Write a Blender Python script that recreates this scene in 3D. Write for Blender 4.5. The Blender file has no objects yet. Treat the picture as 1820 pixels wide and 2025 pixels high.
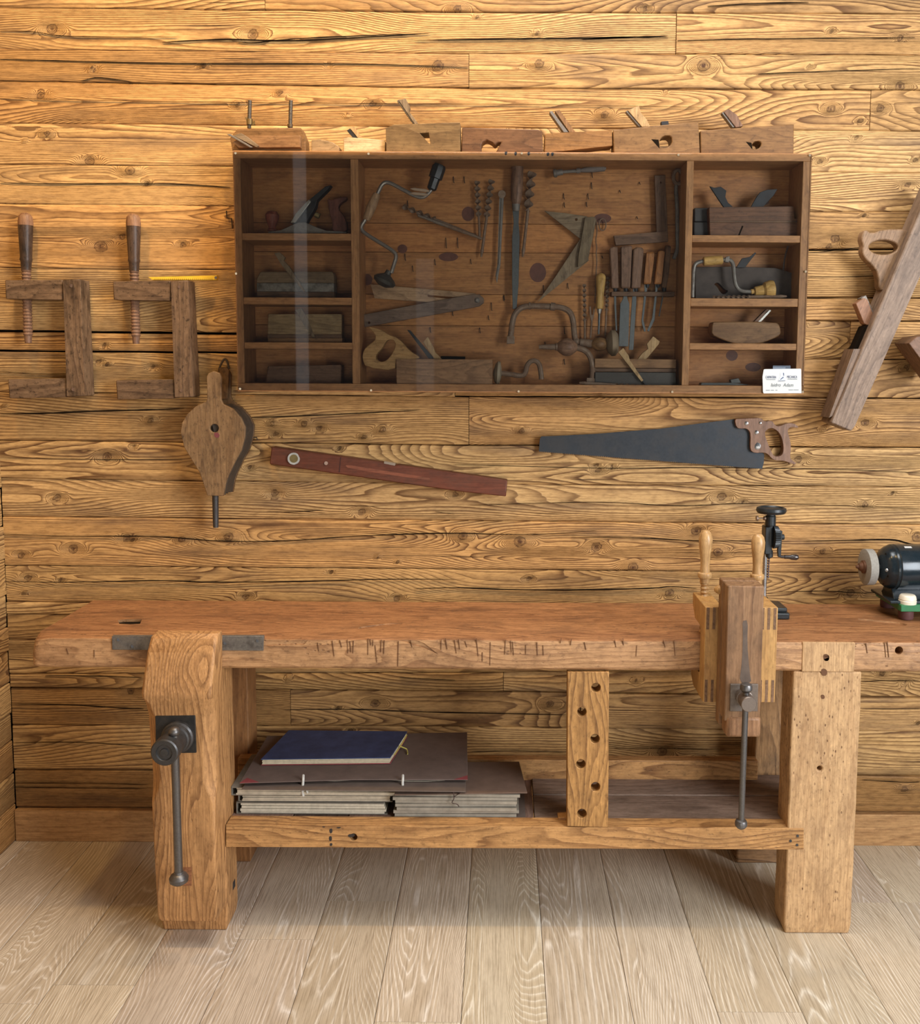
import bpy, bmesh, math, random
import numpy as np
from mathutils import Vector, Matrix, noise as mnoise

SC = bpy.context.scene
COL = SC.collection
# ---------------------------------------------------------------- camera
F, UPP, VPP = 1850.0, 994.0, 892.0          # focal length and principal point in pixels of the 1820 x 2025 frame
PITCH, ROLL = math.radians(5.5), math.radians(0.3)
CAM = Vector((0.0, -2.8, 1.5))
_f0 = Vector((0, math.cos(PITCH), -math.sin(PITCH)))
_r0 = Vector((1, 0, 0))
_u0 = _r0.cross(_f0)
R_ = _r0 * math.cos(ROLL) + _u0 * math.sin(ROLL)
U_ = _u0 * math.cos(ROLL) - _r0 * math.sin(ROLL)
cd = bpy.data.cameras.new('camera')
cam = bpy.data.objects.new('camera', cd)
COL.objects.link(cam)
m = Matrix((R_, U_, -_f0)).transposed().to_4x4()
m.translation = CAM
cam.matrix_world = m
cd.sensor_fit = 'HORIZONTAL'
cd.sensor_width = 36.0
cd.lens = F * 36.0 / 1820.0
cd.shift_x = -(UPP - 910.0) / 1820.0
cd.shift_y = -(1012.5 - VPP) / 1820.0
cd.clip_start = 0.05
SC.camera = cam


def P(u, v, Y):
    """point of the plane y = Y seen at pixel (u, v)"""
    d = R_ * ((u - UPP) / F) + U_ * (-(v - VPP) / F) + _f0
    return CAM + d * ((Y - CAM.y) / d.y)


def PZ(u, v, Z):
    d = R_ * ((u - UPP) / F) + U_ * (-(v - VPP) / F) + _f0
    return CAM + d * ((Z - CAM.z) / d.z)


def MPP(Y):
    return (Y - CAM.y) / F


# ---------------------------------------------------------------- world, lamps, exposure
SC.view_settings.view_transform = 'Standard'
SC.view_settings.look = 'None'
SC.view_settings.gamma = 1.0
SC.view_settings.use_curve_mapping = False
SC.view_settings.exposure = 0.0
w = bpy.data.worlds.new('world')
SC.world = w
w.use_nodes = True
bg = w.node_tree.nodes['Background']
bg.inputs[0].default_value = (0.90, 0.95, 1.0, 1)
bg.inputs[1].default_value = 0.055


def lamp(name, kind, loc, aim, energy, col, **kw):
    d = bpy.data.lights.new(name, kind)
    d.energy = energy
    d.color = col
    for k, v in kw.items():
        setattr(d, k, v)
    o = bpy.data.objects.new(name, d)
    COL.objects.link(o)
    o.location = loc
    o.rotation_euler = (Vector(aim) - Vector(loc)).to_track_quat('-Z', 'Y').to_euler()
    return o


WARM = (1.0, 0.62, 0.22)
# ceiling spots washing the boards from above, daylight from a tall window at the front right, then added fill and streak lamps
lamp('ceiling_spot_light', 'SPOT', (-1.30, -0.80, 2.95), (-1.15, 0.0, 1.80), 47, WARM, spot_size=1.9, spot_blend=1.0, shadow_soft_size=0.05)
lamp('ceiling_spot_light', 'SPOT', (-0.40, -0.80, 2.95), (-0.35, 0.0, 1.80), 45, WARM, spot_size=1.9, spot_blend=1.0, shadow_soft_size=0.05)
lamp('ceiling_spot_light', 'SPOT', (0.45, -0.80, 2.95), (0.35, 0.0, 1.80), 15, (1.0, 0.74, 0.42), spot_size=1.9, spot_blend=1.0, shadow_soft_size=0.05)
lamp('window_light', 'AREA', (3.0, -3.3, 1.8), (0.4, 0.0, 1.2), 185, (0.97, 0.98, 1.0), shape='RECTANGLE', size=1.6, size_y=2.0)
lamp('overhead_fill_light', 'AREA', (0.7, -1.35, 3.7), (0.6, -1.45, 0.0), 92, (1.0, 0.98, 0.95), shape='RECTANGLE', size=3.0, size_y=0.9)  # unseen overhead fill, added to brighten the floor in front
lamp('low_front_fill_light', 'AREA', (0.2, -4.6, 0.66), (0.1, 0.0, 2.0), 30, (1.0, 0.93, 0.84), shape='RECTANGLE', size=2.4, size_y=1.0)  # unseen low fill behind the camera, added to reach into the cabinet
lamp('glass_streak_light', 'AREA', (-1.6, -5.0, 2.0), (-1.1, 0.0, 2.0), 0.34, (0.95, 0.97, 1.0), shape='RECTANGLE', size=0.10, size_y=2.4)  # narrow strip added behind the camera to reflect as a streak in the glass
lamp('glass_streak_light', 'AREA', (-0.62, -5.0, 1.5), (-0.5, 0.0, 1.5), 0.14, (0.95, 0.97, 1.0), shape='RECTANGLE', size=0.14, size_y=1.6)  # second added strip, for the fainter streak in the glass

# ---------------------------------------------------------------- node helpers
class N:
    """tiny wrapper to wire shader nodes"""
    def __init__(s, name):
        s.m = bpy.data.materials.new(name)
        s.m.use_nodes = True
        s.t = s.m.node_tree
        s.b = s.t.nodes['Principled BSDF']

    def n(s, typ, ins=None, **kw):
        nd = s.t.nodes.new(typ)
        for k, v in kw.items():
            setattr(nd, k, v)
        for k, v in (ins or {}).items():
            s.w(nd.inputs[k], v)
        return nd

    def w(s, sock, v):
        if isinstance(v, bpy.types.NodeSocket):
            s.t.links.new(v, sock)
        elif isinstance(v, bpy.types.Node):
            s.t.links.new(v.outputs[0], sock)
        elif isinstance(v, (tuple, list)) and len(v) == 3 and sock.type == 'RGBA':
            sock.default_value = (*v, 1)
        else:
            sock.default_value = v

    def math(s, op, a, b=0.0, c=0.0, clamp=False):
        nd = s.n('ShaderNodeMath', operation=op, use_clamp=clamp)
        for i, x in enumerate((a, b, c)):
            s.w(nd.inputs[i], x)
        return nd.outputs[0]

    def mix(s, fac, a, b, mode='MIX'):
        nd = s.n('ShaderNodeMix', data_type='RGBA', blend_type=mode)
        s.w(nd.inputs[0], fac)
        s.w(nd.inputs[6], a)
        s.w(nd.inputs[7], b)
        return nd.outputs[2]

    def ramp(s, fac, stops):
        nd = s.n('ShaderNodeValToRGB')
        cr = nd.color_ramp
        while len(cr.elements) < len(stops):
            cr.elements.new(0.5)
        for e, (p, c) in zip(cr.elements, stops):
            e.position = p
            e.color = (c, c, c, 1) if isinstance(c, (int, float)) else (*c, 1)
        s.w(nd.inputs[0], fac)
        return nd.outputs[0]

    def noise(s, vec, scale=1.0, detail=2.0, rough=0.5, dist=0.0):
        return s.n('ShaderNodeTexNoise', {'Vector': vec, 'Scale': scale, 'Detail': detail, 'Roughness': rough, 'Distortion': dist}).outputs[0]

    def comb(s, x, y, z):
        return s.n('ShaderNodeCombineXYZ', {0: x, 1: y, 2: z}).outputs[0]

    def out(s, col, rough=0.6, bump=None, strength=0.3, dist=0.002, **kw):
        s.w(s.b.inputs['Base Color'], col)
        s.w(s.b.inputs['Roughness'], rough)
        for k, v in kw.items():
            s.w(s.b.inputs[k.replace('_', ' ')], v)
        if bump is not None:
            bn = s.n('ShaderNodeBump', {'Height': bump, 'Strength': strength, 'Distance': dist})
            s.t.links.new(bn.outputs[0], s.b.inputs['Normal'])
        return s.m


def plank_mat(name, light, dark, knot, contrast=0.8, rough=0.62, bump=0.7, grey=0.5, inverse=False, prof=((0, 0), (.4, .1), (.7, .6), (.88, 1), (.95, 1), (1, 0))):
    """weathered board: the mesh carries the ring field as attribute 'grain' = (along, rings, knot)"""
    s = N(name)
    a = s.n('ShaderNodeAttribute', attribute_name='grain')
    x = s.n('ShaderNodeSeparateXYZ', {0: a.outputs['Vector']})
    u, f, k = x.outputs
    oi = s.n('ShaderNodeObjectInfo')
    rnd = s.math('MULTIPLY', oi.outputs['Random'], 37.0)
    tc = s.n('ShaderNodeTexCoord').outputs['Object']
    o = s.n('ShaderNodeSeparateXYZ', {0: tc})
    across = o.outputs[2] if not inverse else o.outputs[0]
    fine = s.noise(s.comb(s.math('MULTIPLY', u, 9.0), s.math('MULTIPLY', across, 260.0), rnd), 1.0, 3.0, 0.6)
    wob = s.noise(s.comb(s.math('MULTIPLY', u, 14.0), s.math('MULTIPLY', across, 60.0), rnd), 1.0, 2.0)
    fr = s.math('FRACT', s.math('ADD', f, s.math('MULTIPLY', wob, 0.3)))
    pr = s.ramp(fr, prof)
    big = s.noise(s.comb(s.math('MULTIPLY', u, 1.6), s.math('MULTIPLY', across, 11.0), rnd), 1.0, 3.0, 0.55)
    con = s.math('MULTIPLY', s.ramp(big, ((.3, .5), (.6, 1))), contrast)
    ink = s.math('MULTIPLY', pr, con)
    ink = s.math('MULTIPLY', ink, s.ramp(fine, ((.25, .7), (.55, 1))))
    c = s.mix(ink, light, dark)
    c = s.mix(1.0, c, s.ramp(fine, ((.25, (.62, .58, .54)), (.5, (.98, .98, .98)), (.75, (1.12, 1.12, 1.12)))), 'MULTIPLY')
    mid = s.noise(s.comb(s.math('MULTIPLY', u, 38.0), s.math('MULTIPLY', across, 150.0), rnd), 1.0, 3.0, 0.6)
    c = s.mix(1.0 if not inverse else 0.3, c, s.ramp(mid, ((.3, (.72, .69, .66)), (.55, (1.02, 1.02, 1.02)), (.75, (1.12, 1.12, 1.12)))), 'MULTIPLY')
    st = s.noise(s.comb(s.math('MULTIPLY', u, 2.3), s.math('MULTIPLY', across, 17.0), s.math('ADD', rnd, 9.0)), 1.0, 4.0, 0.6)
    c = s.mix(s.math('MULTIPLY', s.ramp(st, ((.52, 0), (.74, 1))), grey), c, tuple(0.55 * d + 0.03 for d in dark))
    if not inverse:
        chk = s.noise(s.comb(s.math('MULTIPLY', u, 3.2), s.math('MULTIPLY', across, 170.0), s.math('ADD', rnd, 4.0)), 1.0, 2.0, 0.5)
        chm = s.math('MULTIPLY', s.ramp(chk, ((.66, 0), (.72, 1))), s.ramp(big, ((.42, 0.0), (.6, 1))))
        c = s.mix(s.math('MULTIPLY', chm, 0.75), c, tuple(0.3 * d for d in dark))
        pr = s.math('SUBTRACT', pr, s.math('MULTIPLY', chm, 1.2))
    kn = s.noise(s.comb(s.math('MULTIPLY', u, 120.0), s.math('MULTIPLY', across, 120.0), rnd), 1.0, 3.0, 0.6)
    kk = s.math('MULTIPLY', s.ramp(k, ((.12, 0), (.28, .95), (.45, .45), (.75, .6), (1, 1))), s.ramp(kn, ((.3, .5), (.6, 1))))
    c = s.mix(kk, c, knot)
    c = s.mix(1.0, c, oi.outputs['Color'], 'MULTIPLY')
    h = s.math('ADD', s.math('MULTIPLY', pr, 0.7), s.math('MULTIPLY', fine, 0.5))
    return s.out(c, s.math('ADD', rough, s.math('MULTIPLY', pr, 0.1)), h, bump, 0.0016, Specular_IOR_Level=0.3)


def wood(name, light, dark, axis='X', rings=70.0, contrast=0.75, rough=0.6, bump=0.35, stain=(0.05, 0.035, 0.025), stainamt=0.3, fibre=1.0, pits=0.0, spec=0.3, top=None, grit=0.25):
    """solid wood in object space, grain along the given axis"""
    s = N(name)
    oi = s.n('ShaderNodeObjectInfo')
    rnd = s.math('MULTIPLY', oi.outputs['Random'], 29.0)
    tc = s.n('ShaderNodeTexCoord').outputs['Object']
    q = s.n('ShaderNodeSeparateXYZ', {0: tc}).outputs
    i = 'XYZ'.index(axis)
    u, a, b = q[i], q[(i + 1) % 3], q[(i + 2) % 3]
    u = s.math('ADD', u, rnd)
    lowv = s.comb(s.math('MULTIPLY', u, 1.5), s.math('MULTIPLY', a, 8.0), s.math('MULTIPLY', b, 8.0))
    low = s.noise(lowv, 1.0, 1.0)
    wob = s.noise(s.comb(s.math('MULTIPLY', u, 12.0), s.math('MULTIPLY', a, 50.0), s.math('MULTIPLY', b, 50.0)), 1.0, 2.0)
    ring = s.math('ADD', s.math('MULTIPLY', s.math('ADD', a, s.math('MULTIPLY', b, 0.63)), rings * 0.55), s.math('MULTIPLY', low, rings * 0.16))
    fr = s.math('FRACT', s.math('ADD', ring, s.math('MULTIPLY', wob, 0.7)))
    pr = s.ramp(fr, ((0, 0), (.5, .15), (.82, .8), (.93, 1), (1, 0)))
    fine = s.noise(s.comb(s.math('MULTIPLY', u, 10.0), s.math('MULTIPLY', a, 300.0), s.math('MULTIPLY', b, 300.0)), 1.0, 3.0, 0.6)
    big = s.noise(s.comb(s.math('MULTIPLY', u, 3.0), s.math('MULTIPLY', a, 14.0), s.math('MULTIPLY', b, 14.0)), 1.0, 4.0, 0.6)
    ink = s.math('MULTIPLY', s.math('MULTIPLY', pr, contrast), s.ramp(big, ((.3, .4), (.65, 1))))
    c = s.mix(ink, light, dark)
    c = s.mix(fibre, c, s.ramp(fine, ((.2, (.66, .63, .6)), (.7, (1.1, 1.1, 1.1)))), 'MULTIPLY')
    if top:
        nz = s.n('ShaderNodeSeparateXYZ', {0: s.n('ShaderNodeTexCoord').outputs['Normal']}).outputs[2]
        patch = s.noise(s.comb(s.math('MULTIPLY', u, 2.0), s.math('MULTIPLY', a, 12.0), s.math('MULTIPLY', b, 12.0)), 1.0, 5.0, 0.65)
        c = s.mix(s.ramp(nz, ((.55, 0), (.85, .85))), c, s.mix(s.ramp(patch, ((.35, 0), (.65, 1))), s.mix(1.0, c, top[0], 'MULTIPLY'), s.mix(1.0, c, top[1], 'MULTIPLY')))
    mid = s.noise(s.comb(s.math('MULTIPLY', u, 40.0), s.math('MULTIPLY', a, 130.0), s.math('MULTIPLY', b, 130.0)), 1.0, 3.0, 0.6)
    c = s.mix(0.8, c, s.ramp(mid, ((.3, (.74, .71, .68)), (.55, (1.02, 1.02, 1.02)), (.75, (1.1, 1.1, 1.1)))), 'MULTIPLY')
    dirt = s.noise(s.comb(s.math('MULTIPLY', u, 7.0), s.math('MULTIPLY', a, 16.0), s.math('MULTIPLY', b, 16.0)), 1.0, 6.0, 0.68)
    c = s.mix(s.math('MULTIPLY', s.ramp(dirt, ((.5, 0), (.72, 1))), stainamt), c, stain)
    if grit:
        gn = s.noise(s.comb(s.math('MULTIPLY', u, 55.0), s.math('MULTIPLY', a, 85.0), s.math('MULTIPLY', b, 85.0)), 1.0, 6.0, 0.75)
        c = s.mix(s.math('MULTIPLY', s.ramp(gn, ((.54, 0), (.66, 1))), grit), c, stain)
        c = s.mix(s.math('MULTIPLY', s.ramp(gn, ((.30, 1), (.42, 0))), grit * 0.7), c, s.mix(1.0, c, (1.9, 1.85, 1.8), 'MULTIPLY'))
    h = s.math('ADD', s.math('MULTIPLY', pr, 0.6), s.math('MULTIPLY', fine, 0.8))
    if pits:
        vo = s.n('ShaderNodeTexVoronoi', {'Vector': s.comb(s.math('MULTIPLY', u, 45.0), s.math('MULTIPLY', a, 95.0), s.math('MULTIPLY', b, 95.0)), 'Scale': 1.0, 'Randomness': 1.0}, feature='F1')
        pm = s.math('MULTIPLY', s.ramp(vo.outputs[0], ((.12, 1), (.2, 0))), s.ramp(big, ((.48, 0), (.6, 1))))
        c = s.mix(s.math('MULTIPLY', pm, pits), c, stain)
        h = s.math('SUBTRACT', h, s.math('MULTIPLY', pm, 2.0))
    c = s.mix(1.0, c, oi.outputs['Color'], 'MULTIPLY')
    return s.out(c, rough, h, bump, 0.0012, Specular_IOR_Level=spec)


def metal(name, col, rust=(0.10, 0.055, 0.03), amt=0.4, rough=0.45, metallic=0.8, scale=60.0):
    s = N(name)
    tc = s.n('ShaderNodeTexCoord').outputs['Object']
    oi = s.n('ShaderNodeObjectInfo')
    v = s.n('ShaderNodeVectorMath', {0: tc, 1: s.comb(s.math('MULTIPLY', oi.outputs['Random'], 11.0), 0.0, 0.0)}, operation='ADD').outputs[0]
    n1 = s.noise(v, scale, 5.0, 0.65)
    n2 = s.noise(v, scale * 5, 3.0, 0.6)
    k = s.math('MULTIPLY', s.ramp(n1, ((.42, 0), (.68, 1))), amt)
    c = s.mix(k, s.mix(1.0, col, s.ramp(n2, ((.2, (.75, .75, .75)), (.8, (1.1, 1.1, 1.1)))), 'MULTIPLY'), rust)
    r = s.math('ADD', rough, s.math('MULTIPLY', k, 0.35))
    return s.out(c, r, n2, 0.15, 0.0006, Metallic=s.math('SUBTRACT', metallic, s.math('MULTIPLY', k, metallic * 0.7)))


def plain(name, col, rough=0.5, var=0.15, scale=40.0, spec=0.4, bump=0.08, **kw):
    s = N(name)
    tc = s.n('ShaderNodeTexCoord').outputs['Object']
    n1 = s.noise(tc, scale, 4.0, 0.6)
    lo, hi = 1 - var, 1 + var * 0.6
    c = s.mix(1.0, col, s.ramp(n1, ((.25, (lo, lo, lo)), (.75, (hi, hi, hi)))), 'MULTIPLY')
    oi = s.n('ShaderNodeObjectInfo')
    c = s.mix(1.0, c, oi.outputs['Color'], 'MULTIPLY')
    return s.out(c, rough, n1, bump, 0.001, Specular_IOR_Level=spec, **kw)


# ---------------------------------------------------------------- mesh helpers
class B:
    """collects shapes (world coordinates) into one bmesh"""
    def __init__(s):
        s.bm = bmesh.new()

    def hexa(s, p):
        v = [s.bm.verts.new(q) for q in p]
        for f in ((0, 1, 2, 3), (7, 6, 5, 4), (0, 4, 5, 1), (1, 5, 6, 2), (2, 6, 7, 3), (3, 7, 4, 0)):
            s.bm.faces.new([v[i] for i in f])
        return s

    def box(s, a, b):
        (x0, y0, z0), (x1, y1, z1) = a, b
        return s.hexa([(x0, y0, z0), (x1, y0, z0), (x1, y0, z1), (x0, y0, z1), (x0, y1, z0), (x1, y1, z0), (x1, y1, z1), (x0, y1, z1)])

    def ext(s, pts, off, holes=()):
        """closed outline (with holes) swept by the vector off"""
        t = bmesh.new()
        for loop in [pts, *holes]:
            vs = [t.verts.new(p) for p in loop]
            for i in range(len(vs)):
                t.edges.new((vs[i], vs[(i + 1) % len(vs)]))
        bmesh.ops.triangle_fill(t, use_beauty=True, use_dissolve=False, edges=t.edges[:])
        g = bmesh.ops.extrude_face_region(t, geom=t.faces[:])
        bmesh.ops.translate(t, vec=off, verts=[e for e in g['geom'] if isinstance(e, bmesh.types.BMVert)])
        bmesh.ops.recalc_face_normals(t, faces=t.faces[:])
        me = bpy.data.meshes.new('tmp')
        t.to_mesh(me)
        t.free()
        s.bm.from_mesh(me)
        bpy.data.meshes.remove(me)
        return s

    def px(s, pts, Y, thick, holes=()):
        """outline given in pixels lying on the plane y = Y, thickness towards the wall"""
        return s.ext([P(u, v, Y) for u, v in pts], Vector((0, thick, 0)), [[P(u, v, Y) for u, v in h] for h in holes])

    def loft(s, rings, cap=True, closed=False):
        vs = [[s.bm.verts.new(p) for p in r] for r in rings]
        n = len(vs[0])
        m = len(vs)
        for i in range(m if closed else m - 1):
            a, b = vs[i], vs[(i + 1) % m]
            for j in range(n):
                k = (j + 1) % n
                s.bm.faces.new((a[j], a[k], b[k], b[j]))
        if cap and not closed:
            s.bm.faces.new(vs[0][::-1])
            s.bm.faces.new(vs[-1])
        return s

    def lathe(s, p0, p1, prof, seg=20):
        """prof: (position along p0-p1 as 0..1, radius)"""
        p0, p1 = Vector(p0), Vector(p1)
        d = p1 - p0
        x = d.orthogonal().normalized()
        y = d.normalized().cross(x)
        rings = []
        for t, r in prof:
            c = p0 + d * t
            rings.append([c + x * (max(r, 1e-5) * math.cos(2 * math.pi * i / seg)) + y * (max(r, 1e-5) * math.sin(2 * math.pi * i / seg)) for i in range(seg)])
        return s.loft(rings)

    def cyl(s, p0, p1, r, seg=16, r1=None):
        return s.lathe(p0, p1, [(0, r), (1, r if r1 is None else r1)], seg)

    def tube(s, path, r, seg=10, smooth=0):
        pts = [Vector(p) for p in path]
        for _ in range(smooth):
            q = [pts[0]]
            for a, b in zip(pts, pts[1:]):
                q += [a * .75 + b * .25, a * .25 + b * .75]
            pts = q + [pts[-1]]
        n = len(pts)
        rad = r if isinstance(r, (list, tuple)) else [r]
        rings = []
        up = None
        for i, p in enumerate(pts):
            t = (pts[min(i + 1, n - 1)] - pts[max(i - 1, 0)]).normalized()
            if up is None:
                up = t.orthogonal().normalized()
            up = (up - t * up.dot(t)).normalized()
            sd = t.cross(up)
            k = i / (n - 1) * (len(rad) - 1)
            j = min(int(k), len(rad) - 2) if len(rad) > 1 else 0
            rr = rad[0] if len(rad) == 1 else rad[j] + (rad[j + 1] - rad[j]) * (k - j)
            rings.append([p + up * (rr * math.cos(2 * math.pi * a / seg)) + sd * (rr * math.sin(2 * math.pi * a / seg)) for a in range(seg)])
        return s.loft(rings)

    def ell(s, c, r, seg=16, rings=10):
        c = Vector(c)
        R = []
        for i in range(rings + 1):
            a = math.pi * i / rings
            rr = max(math.sin(a), 0.02)
            R.append([c + Vector((r[0] * rr * math.cos(2 * math.pi * j / seg), r[1] * rr * math.sin(2 * math.pi * j / seg), r[2] * math.cos(a))) for j in range(seg)])
        return s.loft(R)

    def twist(s, p0, p1, r, turns, flat=0.3, taper=1.0, n=None):
        """auger: a flat bar twisted about its axis"""
        p0, p1 = Vector(p0), Vector(p1)
        d = p1 - p0
        x = d.orthogonal().normalized()
        y = d.normalized().cross(x)
        n = n or int(turns * 12) + 2
        rings = []
        for i in range(n):
            t = i / (n - 1)
            a = 2 * math.pi * turns * t
            e = x * math.cos(a) + y * math.sin(a)
            g = y * math.cos(a) - x * math.sin(a)
            k = r * (1 + (taper - 1) * t)
            c = p0 + d * t
            rings.append([c + e * k + g * k * flat * .5, c + g * k * flat, c - e * k + g * k * flat * .5, c - e * k - g * k * flat * .5, c - g * k * flat, c + e * k - g * k * flat * .5])
        return s.loft(rings)

    def thread(s, p0, p1, r, depth, turns, seg=14):
        """screw thread as a stack of ridges"""
        prof = []
        n = int(turns)
        for i in range(n):
            prof += [(i / n, r - depth), ((i + .5) / n, r)]
        prof.append((1, r - depth))
        return s.lathe(p0, p1, prof, seg)


WM = {}


def wmat(o):
    return WM.get(o.name, Matrix.Identity(4)) if o else Matrix.Identity(4)


def part(name, b, mat, parent=None, bevel=0.0, smooth=35, label=None, tint=None, seg=2, kind=None):
    bm = b.bm
    bmesh.ops.recalc_face_normals(bm, faces=bm.faces[:])
    inv = wmat(parent).inverted()
    bm.transform(inv)
    me = bpy.data.meshes.new(name)
    bm.to_mesh(me)
    bm.free()
    if smooth:
        me.polygons.foreach_set('use_smooth', [True] * len(me.polygons))
        me.set_sharp_from_angle(angle=math.radians(smooth))
    me.materials.append(mat)
    o = bpy.data.objects.new(name, me)
    COL.objects.link(o)
    if parent:
        o.parent = parent
    WM[o.name] = wmat(parent)
    if bevel:
        md = o.modifiers.new('edge', 'BEVEL')
        md.width = bevel
        md.segments = seg
        md.limit_method = 'ANGLE'
        md.angle_limit = math.radians(40)
    if label:
        o['label'] = label
    if kind:
        o['kind'] = kind
    if tint:
        o.color = (*tint, 1)
    return o


def thing(name, label, cat, loc, group=None, rot=None):
    o = bpy.data.objects.new(name, None)
    o.empty_display_size = 0.05
    COL.objects.link(o)
    M = Matrix.Translation(Vector(loc)) @ (rot.to_4x4() if rot else Matrix.Identity(4))
    o.matrix_world = M
    WM[o.name] = M
    o['label'] = label
    o['category'] = cat
    if group:
        o['group'] = group
    return o


def solo(name, b, mat, label, cat, loc, group=None, rot=None, **kw):
    """a thing of one mesh, its origin at loc"""
    M = Matrix.Translation(Vector(loc)) @ (rot.to_4x4() if rot else Matrix.Identity(4))
    b.bm.transform(M.inverted())
    o = part(name, b, mat, None, **kw)
    o.matrix_world = M
    WM[o.name] = M
    o['label'] = label
    o['category'] = cat
    if group:
        o['group'] = group
    return o


def struct(o):
    o['kind'] = 'structure'
    return o


def cut(o, b):
    """carve the shapes of b (world coordinates) out of o for good"""
    b.bm.transform(wmat(o).inverted())
    bmesh.ops.recalc_face_normals(b.bm, faces=b.bm.faces[:])
    me = bpy.data.meshes.new('tmp')
    b.bm.to_mesh(me)
    b.bm.free()
    t = bpy.data.objects.new('tmp', me)
    c = bpy.data.objects.new('tmp2', o.data)
    COL.objects.link(t)
    COL.objects.link(c)
    md = c.modifiers.new('cut', 'BOOLEAN')
    md.object = t
    md.operation = 'DIFFERENCE'
    md.solver = 'EXACT'
    dg = bpy.context.evaluated_depsgraph_get()
    new = bpy.data.meshes.new_from_object(c.evaluated_get(dg))
    bpy.data.objects.remove(t)
    bpy.data.objects.remove(c)
    o.data = new
    new.set_sharp_from_angle(angle=math.radians(35))


def rotY(a):
    return Matrix.Rotation(math.radians(a), 3, 'Y')


def circ(u, v, r, n=16, ry=None):
    return [(u + r * math.cos(2 * math.pi * i / n), v + (ry or r) * math.sin(2 * math.pi * i / n)) for i in range(n)]


def curve(pts, n=2, closed=True):
    """Chaikin smoothing of a pixel outline"""
    for _ in range(n):
        q = []
        L = len(pts)
        for i in range(L if closed else L - 1):
            a, b = pts[i], pts[(i + 1) % L]
            q += [(a[0] * .75 + b[0] * .25, a[1] * .75 + b[1] * .25), (a[0] * .25 + b[0] * .75, a[1] * .25 + b[1] * .75)]
        pts = q if closed else [pts[0]] + q + [pts[-1]]
    return pts


RS = np.random.RandomState(7)
_tab = RS.rand(512, 512)


def vn(x, y, seed=0):
    """2-D value noise, vectorised, 0..1"""
    x = np.asarray(x) + seed * 17.31
    y = np.asarray(y) + seed * 5.77
    xi, yi = np.floor(x).astype(int), np.floor(y).astype(int)
    fx, fy = x - xi, y - yi
    fx, fy = fx * fx * fx * (fx * (fx * 6 - 15) + 10), fy * fy * fy * (fy * (fy * 6 - 15) + 10)
    g = lambda a, b: _tab[a % 512, b % 512]
    return (g(xi, yi) * (1 - fx) + g(xi + 1, yi) * fx) * (1 - fy) + (g(xi, yi + 1) * (1 - fx) + g(xi + 1, yi + 1) * fx) * fy


def ring_field(a, c, seed, lin, cath, knots, wl=0.9, wc=0.085):
    """ring number at (along a, across c) in metres, with knots [(a, c, r)]"""
    f = c * lin + cath * 2 * vn(a / wl, c / wc, seed) + 1.5 * vn(a / 0.34, c / 0.03, seed + 3) + 0.35 * vn(a / 0.11, c / 0.014, seed + 5)
    k = np.zeros_like(f)
    for (ka, kc, r) in knots:
        da, dc = (a - ka), (c - kc)
        f = f + 11.0 * np.exp(-((da / (3.2 * r)) ** 2 + (dc / (1.5 * r)) ** 2)) * (1 if (int(ka * 100) % 2) else -1)
        wr = r * (0.85 + 0.3 * vn(a / .008, c / .008, seed))
        k = np.maximum(k, np.clip(1.5 - np.hypot(da / 1.15, dc) / wr, 0, 1))
    return f, k


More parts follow.
